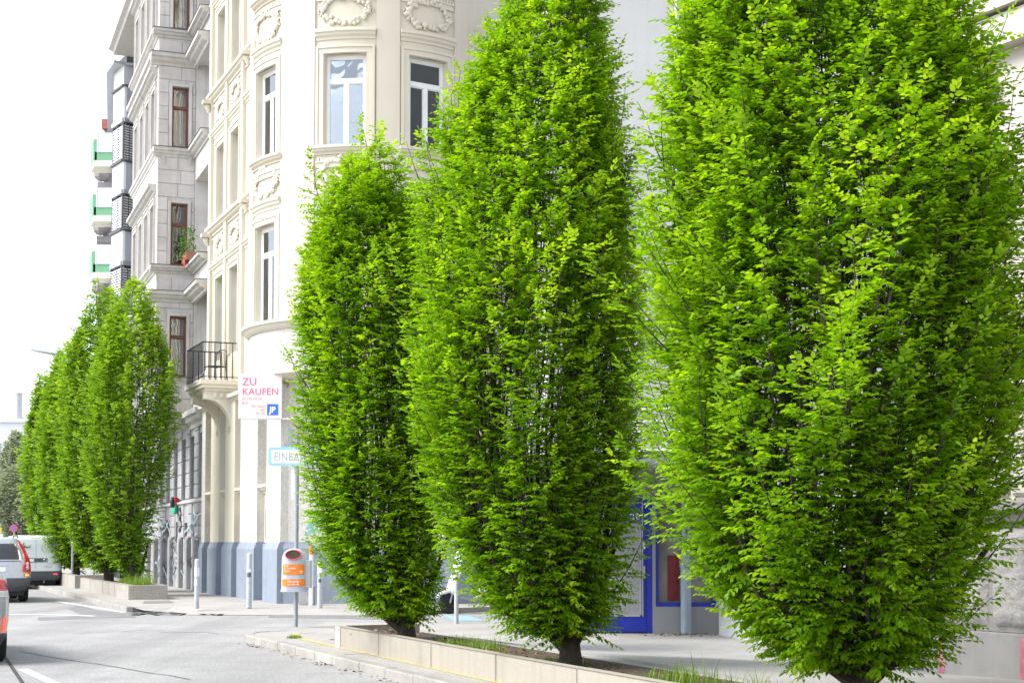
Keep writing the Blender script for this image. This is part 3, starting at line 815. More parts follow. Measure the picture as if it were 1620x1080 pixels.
# ground storey: piers with recesses, plinth below
w = MB(); facade(w, mA, -9.4, 0, 1.6, 5.6, [(-8.9, -8.1, 3.1, 5.2), (-6.95, -6.2, 3.1, 5.2), (-5.0, -4.3, 3.1, 5.2), (-2.4, -1.4, 3.1, 5.2),
        (-8.85, -8.15, 1.66, 2.5), (-6.9, -6.25, 1.66, 2.5), (-4.95, -4.35, 1.66, 2.5), (-2.3, -1.5, 1.66, 2.5)], 0.3)
H('ground_floor_wall', w, MAT_STUCCO)
PIERS = [(-9.4, -8.9, MAT_ROUGH), (-8.1, -6.95, MAT_CREAM), (-6.2, -5.0, MAT_CREAM), (-4.3, -2.4, MAT_ROUGH), (-1.4, 0.0, MAT_ROUGH)]
for a, b, mt in PIERS:
    t = MB(); t.box(a, b, -0.20, -0.001, 1.55, 5.6, FA); H('pier', t, mt)
    t = MB(); t.prism([(a - 0.03, -0.28), (b + 0.03, -0.28), (b + 0.03, -0.002), (a - 0.03, -0.002)], 0.05, 1.44, FA)
    vs = [FA @ Vector(p) for p in ((a - 0.03, -0.28, 1.44), (b + 0.03, -0.28, 1.44), (b + 0.03, 0, 1.44), (a - 0.03, 0, 1.44), (a, -0.205, 1.62), (b, -0.205, 1.62), (b, 0, 1.62), (a, 0, 1.62))]
    t.add(vs, [(0, 1, 5, 4), (1, 2, 6, 5), (3, 0, 4, 7), (4, 5, 6, 7)]); H('plinth_block', t, MAT_PLINTH)
t = MB(); band(t, mA, -9.4, 0, rect_prof(0.05, 1.58, 0.05)); H('plinth', t, MAT_PLINTH)
for a, b in ((-8.9, -8.1), (-6.95, -6.2), (-5.0, -4.3), (-2.4, -1.4)):
    t = MB(); band(t, mA, a, b, ledge_prof(3.1, 0.22, 0.2)); H('window_sill', t, MAT_STUCCO)
    window(house, FA @ T(((a + b)/2, 0.22, 3.1)), b - a, 2.1, MAT_WFRAME, MAT_GLASS, panes=False)
    g = MB(); c = (a + b)/2
    g.box(a + 0.05, b - 0.05, 0.2, 0.26, 1.66, 2.5, FA); o = H('basement_window', g, MAT_SHUT)
    g = MB()
    for k in range(9): g.box(a + 0.06, b - 0.06, 0.16, 0.2, 1.7 + k*0.085, 1.735 + k*0.085, FA)
    obj('grille', g, MAT_IRON, o, I4)
    g = MB(); g.box(a + 0.04, b - 0.04, 0.10, 0.18, 2.32, 2.5, FA); obj('blind_box', g, MAT_SLAB, o, I4)
t = MB(); band(t, mA, -9.4, 0.0, ledge_prof(5.72, 0.3, 0.34)); H('string_course', t, MAT_STUCCO)

# corner front wall of the ground storey and the side wall on the one-way street
C0 = Vector((-3.66, 39.2, 0)); RO = 3.1
def odir(a): return Vector((math.sin(a), -math.cos(a), 0))
AR = R(50)
B0 = C0 + odir(AR)*RO
BD = Vector((math.cos(AR), math.sin(AR), 0))
FB = frame(B0, BD); mB = planar(FB)
P2 = B0 - BD*0.15
FC = frame(P1, (P2 - P1)); mC = planar(FC); LC = (P2 - P1).length
w = MB(); facade(w, mC, 0, LC, 1.6, 5.75, [(1.0, 1.9, 2.6, 4.9), (2.55, 3.45, 2.6, 4.9)], 0.25); H('corner_wall', w, MAT_ROUGH)
for u in (1.45, 3.0): window(house, FC @ T((u, 0.2, 2.6)), 0.9, 2.3, MAT_WFRAME, MAT_GLASS_D, panes=False)
t = MB(); band(t, mC, -0.1, LC, [(0.02, 0.05), (-0.10, 0.05), (-0.10, 1.46), (-0.03, 1.62), (0.02, 1.62)]); H('plinth', t, MAT_PLINTH)
w = MB(); facade(w, mB, -0.15, 2.25, 1.6, TOPZ, [(0.35, 1.75, 1.7, 3.6)], 0.2); H('side_wall', w, MAT_CREAM)
t = MB(); band(t, mB, -0.15, 2.25, rect_prof(0.05, 1.6, 0.06)); H('plinth', t, MAT_PLINTH)
for u in (0.12, 2.1):
    t = MB(); t.box(u - 0.12, u + 0.12, -0.035, 0.01, 5.6, TOPZ, FB); H('pilaster', t, MAT_CREAM)
# slatted roller shutter
rs = MB(); rs.box(0.36, 1.74, 0.14, 0.17, 1.7, 3.6, FB); o = H('roller_shutter', rs, MAT_SHUT)
sl = MB(); sl.box(0, 1.36, 0, 0.03, 0, 0.075, bev=0.01); sl = sl.mesh('slat', MAT_SHUT)
for k in range(20): obj('slat', sl, None, o, FB @ T((0.37, 0.11, 1.71 + k*0.094)))
# round oriel
def mO(u, d, z):
    a = u/RO; p = C0 + odir(a)*(RO - d); p.z = z; return p
AU = [R(-53.5)*RO, R(-7.0)*RO, R(31.5)*RO]
OW = 1.02
UL, UR = R(-125)*RO, AR*RO
w = MB(); facade(w, mO, UL, UR, 7.0, TOPZ, [(u - OW/2, u + OW/2, z0, z1) for u in AU for (z0, z1) in LV], 0.26, 0.13)
H('oriel_wall', w, MAT_CREAM)
w = MB(); facade(w, lambda u, d, z: mO(u, d - 0.02, z), UL, UR, 5.78, 6.8, [], 0.1, 0.13); H('oriel_base', w, MAT_ROUGH)
t = MB(); band(t, mO, UL, UR, [(0.02, 7.02), (-0.24, 7.02), (-0.24, 6.95), (-0.17, 6.92), (-0.13, 6.86), (-0.05, 6.8), (0.02, 6.8)], 40); H('oriel_moulding', t, MAT_STUCCO)
t = MB(); band(t, mO, UL, UR, [(0.6, 5.78), (-0.04, 5.78), (-0.02, 5.72), (0.25, 5.62), (0.6, 5.6)], 40); H('oriel_moulding', t, MAT_STUCCO)
pts = [mO(UL + (UR - UL)*i/30, 0.3, 5.66) for i in range(31)]
t = MB(); t.add(pts, [tuple(range(31))]); H('oriel_soffit', t, MAT_STUCCO)
# broad plain strips between the window bays
for a, b in ((UL, AU[0] - 0.72), (AU[0] + 0.72, AU[1] - 0.76), (AU[1] + 0.76, AU[2] - 0.76), (AU[2] + 0.76, UR)):
    t = MB(); band(t, mO, a, b, rect_prof(7.03, TOPZ, 0.05), max(2, int((b - a)/0.12))); H('lesene', t, MAT_CREAM)
for i, u in enumerate(AU):
    for (z0, z1) in LV:
        a = u/RO
        M = frame(C0 + odir(a)*(RO - 0.17) + Vector((0, 0, z0)), Vector((math.cos(a), math.sin(a), 0)))
        window(house, M, OW - 0.02, z1 - z0, MAT_WFRAME, MAT_GLASS, fr=0.075, mull=0.06, curtain=i != 1)
        t = MB(); surround(t, mO, u, OW, z0, z1, 10); H('window_surround', t, MAT_STUCCO)
        t = MB(); band(t, mO, u - 0.74, u + 0.74, ledge_prof(z1 + 0.62, 0.26, 0.13), 12); H('hood_moulding', t, MAT_STUCCO)
        t = MB(); band(t, mO, u - 0.76, u + 0.76, ledge_prof(z0 - 0.0, 0.2, 0.17), 12); H('window_sill', t, MAT_STUCCO)
        if z0 > 8:
            t = MB(); band(t, mO, u - 0.72, u + 0.72, rect_prof(z0 - 0.52, z0 - 0.40, 0.045), 12)
            band(t, mO, u - 0.72, u + 0.72, rect_prof(z0 - 0.40, z0 - 0.36, 0.075), 12)
            H('frieze', t, MAT_STUCCO)
            t = MB()
            for k in range(16):
                uu = u - 0.68 + k*0.09
                band(t, mO, uu, uu + 0.05, rect_prof(z0 - 0.36, z0 - 0.28, 0.05))
            tag(H('dentil', t, MAT_STUCCO), kind='stuff')
        a2 = a
        M = frame(C0 + odir(a2)*(RO + 0.015) + Vector((0, 0, z1 + 1.08)), Vector((math.cos(a2), math.sin(a2), 0)))
        # bend the wreath onto the drum
        me = wreath_mesh(0.56, 0.33, 31 + i*3 + int(z0), MAT_STUCCO)
        for vtx in me.vertices:
            uu, dd, zz = vtx.co
            q = M.inverted() @ mO(u + uu, dd, z1 + 1.08 + zz)
            vtx.co = q
        obj('wreath', me, None, house, M)
# main cornice and flat roof body (behind the walls)
t = MB(); band(t, mA, -9.4, 0.2, ledge_prof(TOPZ + 0.5, 0.6, 0.8)); H('cornice', t, MAT_STUCCO)
t = MB(); band(t, mO, UL, UR, ledge_prof(TOPZ + 0.5, 0.6, 0.8), 30); H('cornice', t, MAT_STUCCO)
far = FA @ Vector((-9.4, 0.35, 0))
body = [FA @ Vector((-9.38, 0.32, 0)), FA @ Vector((-0.6, 0.32, 0)), C0 + odir(R(-60))*2.6, C0 + odir(0)*2.6 , C0 + odir(R(45))*2.6, FB @ Vector((2.2, 0.32, 0)), FB @ Vector((2.2, 9, 0)), FA @ Vector((-9.38, 9, 0))]
t = MB(); t.prism([(p.x, p.y) for p in body], 5.8, TOPZ + 0.3); H('core', t, MAT_SHUT)
body = [FA @ Vector((-9.38, 0.32, 0)), FA @ Vector((-0.4, 0.32, 0)), FC @ Vector((0.5, 0.3, 0)), FC @ Vector((LC - 0.2, 0.3, 0)), FB @ Vector((2.2, 0.32, 0)), FB @ Vector((2.2, 9, 0)), FA @ Vector((-9.38, 9, 0))]
t = MB(); t.prism([(p.x, p.y) for p in body], 0.05, 5.79); H('core', t, MAT_SHUT)

# balcony with iron railing
bx0, bx1, bo = -7.7, -5.4, 1.08
ZB = 6.12
t = MB(); t.box(bx0, bx1, -bo, 0.0, ZB - 0.12, ZB, FA); t.box(bx0 + 0.05, bx1 - 0.05, -bo + 0.05, 0, ZB - 0.22, ZB - 0.121, FA); t.box(bx0 + 0.12, bx1 - 0.12, -bo + 0.14, 0, ZB - 0.30, ZB - 0.221, FA)
bal = H('balcony', t, MAT_SLAB)
for u in (bx0 + 0.35, bx1 - 0.35):
    pr = [(-0.0, ZB - 0.30), (-0.92, ZB - 0.30), (-0.92, ZB - 0.52)] + [(-0.92 + 0.72*math.sin(k/7*math.pi/2), ZB - 0.52 - 0.75*(1 - math.cos(k/7*math.pi/2))) for k in range(8)] + [(-0.2, ZB - 1.45), (0, ZB - 1.5)]
    t = MB(); band(t, mA, u - 0.17, u + 0.17, pr); obj('bracket', t, MAT_SLAB, bal, I4)
    for k in range(3):
        t = MB(); t.lathe([(0.035, 0), (0.06, 0.03), (0.06, 0.13), (0.035, 0.16)], 8, FA @ T((u + 0.18, -0.30 - k*0.17, ZB - 0.50))); obj('rosette', t, MAT_SLAB, bal, I4)
rail = MB()
cr = [(bx0 + 0.05, -0.02), (bx0 + 0.05, -bo + 0.06), (bx1 - 0.05, -bo + 0.06), (bx1 - 0.05, -0.02)]
for z in (ZB + 1.05, ZB + 0.09):
    for a, b in zip(cr, cr[1:]): rail.tube([FA @ Vector((*a, z)), FA @ Vector((*b, z))], 0.02 if z > ZB + 0.5 else 0.013, 6)
obj('railing', rail, MAT_IRON, bal, I4)
bar = MB(); bar.box(-0.01, 0.01, -0.01, 0.01, 0, 1.0); bar = bar.mesh('baluster', MAT_IRON)
for a, b in zip(cr, cr[1:]):
    n = max(1, round((Vector(b) - Vector(a)).length/0.155))
    for k in range(n + (1 if b is cr[-1] else 0)):
        q = Vector(a).lerp(Vector(b), k/n)
        obj('baluster', bar, None, bal, FA @ T((q.x, q.y, ZB + 0.05)))
# a metal chair on the balcony
cm = FA @ T((bx1 - 0.75, -0.52, ZB)) @ RZ(0.5)
ch = thing('balcony_chair', 'black wire garden chair standing on the iron-railed balcony', 'chair', cm)
s = MB()
for k in range(6): s.tube([(-0.2 + k*0.08, -0.2, 0.45), (-0.2 + k*0.08, 0.2, 0.45)], 0.008, 5)
s.tube([(-0.21, -0.21, 0.45), (0.21, -0.21, 0.45), (0.21, 0.21, 0.45), (-0.21, 0.21, 0.45), (-0.21, -0.21, 0.45)], 0.012, 6)
tag(obj('seat', s, MAT_IRON, ch, cm), kind='stuff')
s = MB(); s.tube([(-0.2, 0.2, 0.45), (-0.21, 0.24, 0.85), (-0.1, 0.26, 0.95), (0.1, 0.26, 0.95), (0.21, 0.24, 0.85), (0.2, 0.2, 0.45)], 0.014, 6)
for k in range(5): s.tube([(-0.12 + k*0.06, 0.21, 0.45), (-0.12 + k*0.06, 0.255, 0.94)], 0.007, 5)
tag(obj('backrest', s, MAT_IRON, ch, cm), kind='stuff')
for sx in (-1, 1):
    for sy in (-1, 1):
        l = MB(); l.tube([(sx*0.2, sy*0.2, 0.45), (sx*0.25, sy*0.26, 0)], 0.012, 6); obj('leg', l, MAT_IRON, ch, cm)

# the estate agent's sign on two arms
MAT_PINK = mat('pale_pink_sign', (0.78, 0.66, 0.64), 0.5, 0.03, 2, 0.02, 40)
MAT_ROSE = mat('rose_print', (0.72, 0.10, 0.24), 0.6, 0.05, 4, 0)
MAT_ROSE2 = mat('pale_rose_print', (0.72, 0.36, 0.38), 0.6, 0.05, 4, 0)
MAT_BLUEP = mat('blue_print', (0.03, 0.15, 0.58), 0.5, 0.05, 4, 0)
MAT_WHITEP = mat('white_print', (0.85, 0.85, 0.85), 0.5, 0.02, 4, 0)
YS = 37.0
sx0, sx1, sz0, sz1 = XD(375.5, YS), XD(444.5, YS), ZH(662, YS), ZH(593, YS)
SM = T((sx0, YS, sz0))
sw, sh = sx1 - sx0, sz1 - sz0
sg = thing('hanging_sign', 'pale pink ZU KAUFEN sale sign projecting from the cream house', 'sign', SM)
t = MB(); t.box(0, sw, -0.03, 0.03, 0, sh, bev=0.006); obj('board', t, MAT_PINK, sg, SM)
TX = SM @ T((0, -0.034, 0)) @ RX(R(90))
def put(body, x, z, size, mt, **k): return text(body, size, TX @ T((x, z, 0)), mt, sg, **k)
put('ZU', 0.085, sh - 0.255, 0.265, MAT_ROSE)
put('KAUFEN', 0.085, sh - 0.49, 0.238, MAT_ROSE)
put('01 596 60 20', 0.085, sh - 0.61, 0.09, MAT_ROSE2)
put('jp.at', 0.085, sh - 0.70, 0.085, MAT_ROSE2)
put('Wir haben\nwas\nfür Sie.', sw - 0.40, 0.28, 0.085, MAT_ROSE2, align='RIGHT')
t = MB(); t.box(sw - 0.36, sw - 0.09, -0.038, -0.032, 0.085, 0.355); obj('logo_square', t, MAT_BLUEP, sg, SM)
text('JP', 0.19, SM @ T((sw - 0.225, -0.041, 0.155)) @ RX(R(90)), MAT_WHITEP, sg, align='CENTER', off=0.006)
for z in (0.0, sh):
    t = MB(); t.tube([(sw*0.05, 0.0, z - 0.0), (sw + 0.26, 0.05, z)], 0.02, 8); obj('arm', t, MAT_WHITEP, sg, SM)
    t = MB(); t.box(sw + 0.22, sw + 0.30, -0.03, 0.45, z - 0.04, z + 0.04); obj('wall_plate', t, MAT_WHITEP, sg, SM)
# shop-sign box high on the right end of the house
bM = T(D(785, 52, 37.3)) @ RZ(R(12)) @ RY(R(4))
sgb = thing('sign_box', 'white box sign high on the right end of the cream house', 'sign', bM)
t = MB(); t.prism([(0, 0), (0.62, 0.0), (0.62, 0.16), (0.0, 0.16)], 0.0, 0.42, bM @ RX(R(-18))); obj('box', t, MAT_WFRAME, sgb, I4)
t = MB(); t.ball((0.42, -0.006, 0.16), 0.10, bM @ RX(R(-18)), 10, 6, (1, 0.06, 0.9)); obj('emblem', t, mat('dark_print', (0.12, 0.12, 0.14)), sgb, I4)
t = MB(); t.tube([bM @ Vector((0.3, 0.1, 0.2)), bM @ Vector((0.3, 0.9, 0.3))], 0.025, 6); obj('arm', t, MAT_WFRAME, sgb, I4)
# ------------------------------------------------------------------ the grey stone-faced house with a bay
MAT_GREYST = mat('grey_ashlar', (0.57, 0.54, 0.525), 0.9, 0.08, 1.6, 0.2, 45, dirt=0.45, dcol=(0.25, 0.23, 0.22), ds=1.3, piece=0.07, streak=0.35, fine=0.06)
MAT_GREYPL = mat('grey_plaster', (0.57, 0.55, 0.53), 0.9, 0.08, 1.3, 0.15, 40, dirt=0.45, dcol=(0.24, 0.22, 0.21), ds=1.0, streak=0.4)
MAT_LEDGE = mat('weathered_ledge', (0.53, 0.51, 0.48), 0.9, 0.1, 2, 0.2, 40, dirt=0.5, dcol=(0.17, 0.16, 0.15), ds=2.0, streak=0.45)
MAT_LEAD = mat('lead_flashing', (0.10, 0.10, 0.11), 0.6, 0.2, 4, 0.1, 40)
DG = Vector((-0.354, 0.935, 0)).normalized()
PG = FA @ Vector((-10.92, 0, 0)); GE = 1.46
FG = frame(PG, -DG); mG = planar(FG)
gh = thing('grey_house', 'weathered grey stone house with tall bay and brown window frames', 'building', (PG.x, PG.y, 0.1))
def Hg(name, mb, mt, parent=gh, smooth=None, M=I4): return obj(name, mb, mt, parent, M, smooth)
ZT = 21.2
b0, b1, bd = -7.8, -1.3, -1.2
gw = [(6.9, 8.85), (10.5, 12.5), (14.32, 16.3), (18.2, 20.2)]
# ground storey with tall narrow windows and doors
lowh = [(u - 0.45, u + 0.45, 3.0, 5.0) for u in (0.75, -1.0, -2.75, -4.5, -6.25, -8.0, -9.75, -11.5)]
doorh = [(-2.7, -1.9, 0.12, 2.25), (-6.9, -6.0, 0.12, 2.4), (-4.6, -4.0, 1.6, 2.3), (-0.95, -0.55, 1.75, 2.5)]
w = MB(); facade(w, mG, -14, GE, 0.05, 5.7, lowh + doorh, 0.32); Hg('ground_floor_wall', w, mat('sooty_shaded_plaster', (0.36, 0.365, 0.385), 0.9, 0.12, 1.5, 0.2, 40, dirt=0.7, dcol=(0.17, 0.17, 0.18), ds=1.6, streak=0.5))  # plaster tone holds both soot and painted-in tree shade
for a, b, c, e in lowh: window(gh, FG @ T(((a + b)/2, 0.24, c)), b - a, e - c, MAT_BFRAME, MAT_GLASS_D, panes=False)
MAT_GRIMY = mat('grimy_paint', (0.33, 0.34, 0.36), 0.7, 0.15, 3, 0.15, 40, dirt=0.7, dcol=(0.12, 0.12, 0.13), ds=3)
for a, b, c, e in doorh:
    t = MB(); t.box(a + 0.02, b - 0.02, 0.2, 0.26, c, e - 0.02, FG); o = Hg('door' if c < 1 else 'shutter', t, MAT_GRIMY if c < 1 else MAT_SHUT)
    if c < 1:
        t = MB(); t.box(a + 0.12, b - 0.12, 0.19, 0.21, 1.1, 1.95, FG); obj('pane', t, MAT_SHUT, o, I4)
# ashlar blocks on the ground storey between the windows
bk = {}
def block(parent, M, w, h, d, mt, bev=0.02):
    key = (round(w, 2), round(h, 2), round(d, 2), mt.name)
    if key not in bk:
        m = MB(); m.box(0.008, key[0] - 0.008, -key[2], 0.05, 0.008, key[1] - 0.008, bev=bev); bk[key] = m.mesh('stone_block', mt)
    return obj('stone_block', bk[key], None, parent, M)
rb = random.Random(3)
MAT_SOOTSHADE = mat('sooty_shaded_ashlar', (0.37, 0.365, 0.375), 0.9, 0.1, 1.6, 0.2, 45, dirt=0.65, dcol=(0.17, 0.165, 0.17), ds=1.8, piece=0.10, streak=0.5, fine=0.06)  # soot, with the street trees' shade also put into the darker tone
for i, (a, b) in enumerate(zip([GE] + [x[0] for x in lowh], [x[1] for x in lowh] + [-14])):
    lo, hi = b, a
    for k in range(6):
        if hi - lo > 0.1: block(gh, FG @ T((lo + 0.02, 0, 3.0 + k*0.42)), hi - lo - 0.04, 0.42, 0.05, MAT_SOOTSHADE)
for k in range(3):
    for lo, hi in ((0.4, 1.44), (-0.5, 0.38), (-1.85, -1.0), (-3.9, -2.75), (-5.9, -4.7), (-8.6, -6.95)):
        block(gh, FG @ T((lo, 0, 1.75 + k*0.38)), hi - lo, 0.38, 0.04, MAT_SOOTSHADE)
t = MB(); band(t, mG, -14, GE, [(0.02, 2.98), (-0.09, 2.94), (-0.09, 2.88), (0.02, 2.84)]); Hg('string_course', t, MAT_LEDGE)
for u in (0.1, -1.45, -3.1, -5.3, -7.2, -9.2, -11.2):
    t = MB(); t.box(u - 0.16, u + 0.16, -0.16, 0.01, 0.05, 1.72, FG, bev=0.03); t.ball((u, -0.08, 1.72), 0.16, FG, 8, 6, (1, 0.6, 0.6)); Hg('buttress', t, MAT_SOOTSHADE)
# upper street wall, set back, with loggias between the bay and the cream house
lg = [(-1.18, GE - 0.12, z0 - 0.05, z1 + 0.75) for z0, z1 in gw]
w = MB(); facade(w, mG, b1, GE, 5.7, ZT, lg, 1.0); Hg('loggia_wall', w, MAT_GREYPL)
t = MB(); t.box(-1.25, GE - 0.05, 0.95, 1.0, 5.7, ZT, FG); Hg('loggia_back', t, MAT_GREYPL)
t = MB(); t.box(GE - 0.04, GE + 0.0, 0.01, 0.9, 5.7, ZT, FG); Hg('party_wall', t, MAT_GREYPL)
w = MB(); facade(w, mG, -14, b0, 5.7, ZT, [(u - 0.45, u + 0.45, z0, z1) for u in (-9.2, -11, -12.8) for z0, z1 in gw], 0.3); Hg('upper_wall', w, MAT_GREYPL)
for u in (-9.2, -11, -12.8):
    for z0, z1 in gw: window(gh, FG @ T((u, 0.24, z0)), 0.9, z1 - z0, MAT_BFRAME, MAT_GLASS_D, panes=False)
# bay: front (along the street) and the side that faces the viewer
FBf = FG @ T((0, bd, 0)); mBf = planar(FBf)
bw = [-2.2, -3.7, -5.2, -6.8]
w = MB(); facade(w, mBf, b0, b1, 5.7, ZT, [(u - 0.42, u + 0.42, z0, z1) for u in bw for z0, z1 in gw], 0.28); Hg('bay_wall', w, MAT_GREYPL)
for u in bw:
    for z0, z1 in gw:
        window(gh, FBf @ T((u, 0.2, z0)), 0.84, z1 - z0, MAT_BFRAME, MAT_GLASS_D, panes=False)
        t = MB(); surround(t, mBf, u, 0.84, z0, z1, 1); Hg('window_surround', t, MAT_LEDGE)
        t = MB(); band(t, mBf, u - 0.72, u + 0.72, ledge_prof(z1 + 0.62, 0.3, 0.26)); Hg('hood_moulding', t, MAT_LEDGE)
FS = frame(FG @ Vector((b1, bd, 0)), (FG.to_3x3() @ Vector((0, 1, 0)))); mS = planar(FS)     # x runs from the street edge inward to the house
LS = 1.2; SW0, SW1 = 0.44, 0.98
w = MB(); facade(w, mS, 0, LS, 5.7, ZT, [(SW0, SW1, z0, z1) for z0, z1 in gw], 0.16); Hg('bay_side_wall', w, MAT_GREYPL)
for i, (z0, z1) in enumerate(gw):
    window(gh, FS @ T(((SW0 + SW1)/2, 0.09, z0)), SW1 - SW0, z1 - z0, MAT_BFRAME, MAT_GLASS if i != 1 else MAT_GLASS_D, transom=0.66, fr=0.055, mull_v=False)
    t = MB()
    for (a, b, c, e) in ((SW0 - 0.09, SW0, z0, z1 + 0.09), (SW1, SW1 + 0.09, z0, z1 + 0.09), (SW0, SW1, z1, z1 + 0.088)): band(t, mS, a, b, rect_prof(c, e, 0.075))
    Hg('window_surround', t, MAT_GREYPL)
LED = [(10.45, 0.24, 0.20), (9.62, 0.34, 0.24), (14.28, 0.3, 0.14), (18.12, 0.26, 0.20), (17.32, 0.38, 0.26), (6.86, 0.16, 0.1)]
for z, h, o_ in LED:
    t = MB(); band(t, mS, -o_ + 0.003, LS, ledge_prof(z, h, o_)); Hg('ledge', t, MAT_LEDGE)
    t = MB(); band(t, mS, -o_ - 0.01, LS, [(0, z + 0.002), (-o_ - 0.02, z + 0.002), (-o_ - 0.02, z + 0.02), (0, z + 0.03)]); Hg('flashing', t, MAT_LEAD)
    if z != 6.86:
        t = MB(); band(t, mBf, b0 - 0.1, b1 - 0.002, ledge_prof(z - 0.003, h, o_)); Hg('ledge', t, MAT_LEDGE)
        t = MB(); band(t, mG, b1 + 0.02, GE, ledge_prof(z - 0.006, h, o_ + 0.12)); Hg('ledge', t, MAT_LEDGE)
        t = MB(); band(t, mG, b1 + 0.02, GE, [(0, z), (-o_ - 0.14, z), (-o_ - 0.14, z + 0.018), (0, z + 0.026)]); Hg('flashing', t, MAT_LEAD)
# scroll bracket under one sill
for u in (0.18, 1.02):
    t = MB(); band(t, mS, u - 0.05, u + 0.05, [(0, 13.98), (-0.12, 13.98), (-0.10, 13.9), (-0.03, 13.72), (0, 13.7)]); Hg('bracket', t, MAT_LEDGE)
# ashlar facing on the bay side: courses left and right of each window, full courses between
zs = 5.75
stops = sorted([(z - h, z + 0.03) for z, h, _ in LED])
def free(z0, z1): return not any(a < z1 and b > z0 for a, b in stops)
while zs < ZT - 0.45:
    h = 0.44
    for a, b in stops:
        if zs < b and zs + 0.15 > a: zs = b; break
    nxt = min([a for a, b in stops if a > zs + 0.02] + [ZT]); h = min(h, nxt - zs)
    if h < 0.16: zs = nxt; continue
    inwin = any(z0 - 0.02 < zs + h/2 < z1 + 0.1 for z0, z1 in gw)
    if inwin:
        block(gh, FS @ T((0.0, 0, zs)), SW0 - 0.1, h, 0.03, MAT_GREYST, 0.012)
        block(gh, FS @ T((SW1 + 0.1, 0, zs)), LS - SW1 - 0.1, h, 0.03, MAT_GREYST, 0.012)
    else:
        c = rb.choice((0.5, 0.66, 0.75))
        block(gh, FS @ T((0, 0, zs)), c, h, 0.03, MAT_GREYST, 0.012); block(gh, FS @ T((c, 0, zs)), LS - c, h, 0.03, MAT_GREYST, 0.012)
    zs += h
# corbel under the bay
t = MB()
P_ = [(0, 5.9), (bd - 0.06, 5.9), (bd - 0.06, 5.76), (bd + 0.12, 5.66), (bd + 0.35, 5.48), (bd + 0.8, 5.35), (0, 5.3)]
band(t, mG, b0, b1, P_); Hg('bay_corbel', t, MAT_LEDGE)
t = MB(); band(t, mG, b1 + 0.01, GE, ledge_prof(5.72, 0.5, 0.36)); Hg('string_course', t, MAT_LEDGE)
# eaves, roof, core
t = MB(); band(t, mG, -14.2, 0.1, [(0.3, ZT), (-1.3, ZT), (-1.35, ZT + 0.12), (-1.5, ZT + 0.2), (-1.5, ZT + 0.34), (0.3, ZT + 0.5)]); Hg('eaves', t, MAT_LEDGE)
t = MB(); band(t, mG, -14.2, 0.1, [(-1.5, ZT + 0.36), (0.3, ZT + 0.55), (7, ZT + 4), (7.2, ZT + 3.6), (0.3, ZT + 0.51)]); Hg('roof', t, MAT_LEAD)
t = MB(); t.box(-13.98, GE - 0.05, 1.02, 9, 0.05, ZT, FG); t.box(-13.98, b1 - 0.05, 0.34, 1.0, 0.05, ZT, FG); t.box(b1 - 0.04, GE - 0.05, 0.36, 1.0, 0.05, 5.5, FG); t.box(b0 + 0.02, b1 - 0.32, bd + 0.3, 0.33, 5.75, ZT, FG); Hg('core', t, MAT_SHUT)
t = MB(); t.tube([FG @ Vector((-14.1, -0.5, ZT - 0.1)), FG @ Vector((-14.1, -0.25, ZT - 0.5)), FG @ Vector((-14.1, -0.2, 1))], 0.06, 8); Hg('downpipe', t, MAT_LEAD)
# plants on a loggia, with a wall of flower pots
MAT_REDCLOTH = mat('red_flowers', (0.6, 0.05, 0.06)); 
for zz, hh in ((10.5, 0.8),):
    lv = np.random.default_rng(2); n = 260
    p = np.stack([lv.uniform(-1.05, -0.25, n), lv.uniform(-0.5, -0.1, n), zz + 0.1 + lv.uniform(0, 1, n)**1.3*1.0], 1)
    pw = np.array([tuple(FG @ Vector(q)) for q in p])
    me = leaf_mesh('foliage', pw, lv.normal(0, 1, (n, 3)), np.tile([0, 0, 1.0], (n, 1)) + lv.normal(0, .4, (n, 3)), lv.uniform(.07, .13, n), lv.uniform(0.1, .7, n), leafmat('pot_leaf', (0.05, 0.11, 0.02), (0.1, 0.2, 0.03), (0.2, 0.3, 0.06), (1.1, 1.1, 0.6)))
    ppl = FG @ Vector((-0.65, -0.3, zz))
    pp = thing('potted_plant', 'bushy green plant spilling over a loggia of the grey house', 'plant', ppl)
    tag(obj('foliage', me, None, pp, I4), kind='stuff')
    t = MB(); t.box(-1.1, -0.2, -0.42, -0.12, zz, zz + 0.26, FG); obj('flower_box', t, mat('terracotta', (0.35, 0.15, 0.09)), pp, I4)
    t = MB(); t.box(-0.5, -0.3, -0.45, -0.425, zz - 0.2, zz + 0.1, FG); obj('ribbon', t, MAT_REDCLOTH, pp, I4)
# graffiti strokes on the ground storey
MAT_SPRAY = mat('black_spray', (0.02, 0.02, 0.022), 0.7, 0.2, 5, 0)
MAT_SPRAYR = mat('red_spray', (0.45, 0.08, 0.10), 0.7, 0.2, 5, 0)
MAT_SPRAYW = mat('pale_blue_spray', (0.55, 0.62, 0.70), 0.7, 0.2, 3, 0)
def spray(F_, pts, w, mt, parent, d=-0.012):
    """a painted stroke lying on the wall: ribbon in the wall plane"""
    m = MB(); vs = []
    for i, p in enumerate(pts):
        a = Vector(pts[max(0, i-1)]); b = Vector(pts[min(len(pts)-1, i+1)]); t_ = (b - a).normalized() if (b - a).length else Vector((1, 0))
        n = Vector((-t_.y, t_.x))*w/2*(1 if 0 < i < len(pts)-1 else 0.6)
        for s_ in (1, -1): vs.append(F_ @ Vector((p[0] + n.x*s_, d, p[1] + n.y*s_)))
    m.add(vs, [(2*i, 2*i+1, 2*i+3, 2*i+2) for i in range(len(pts)-1)])
    return obj('graffiti', m, mt, parent, I4)
sp = MB()
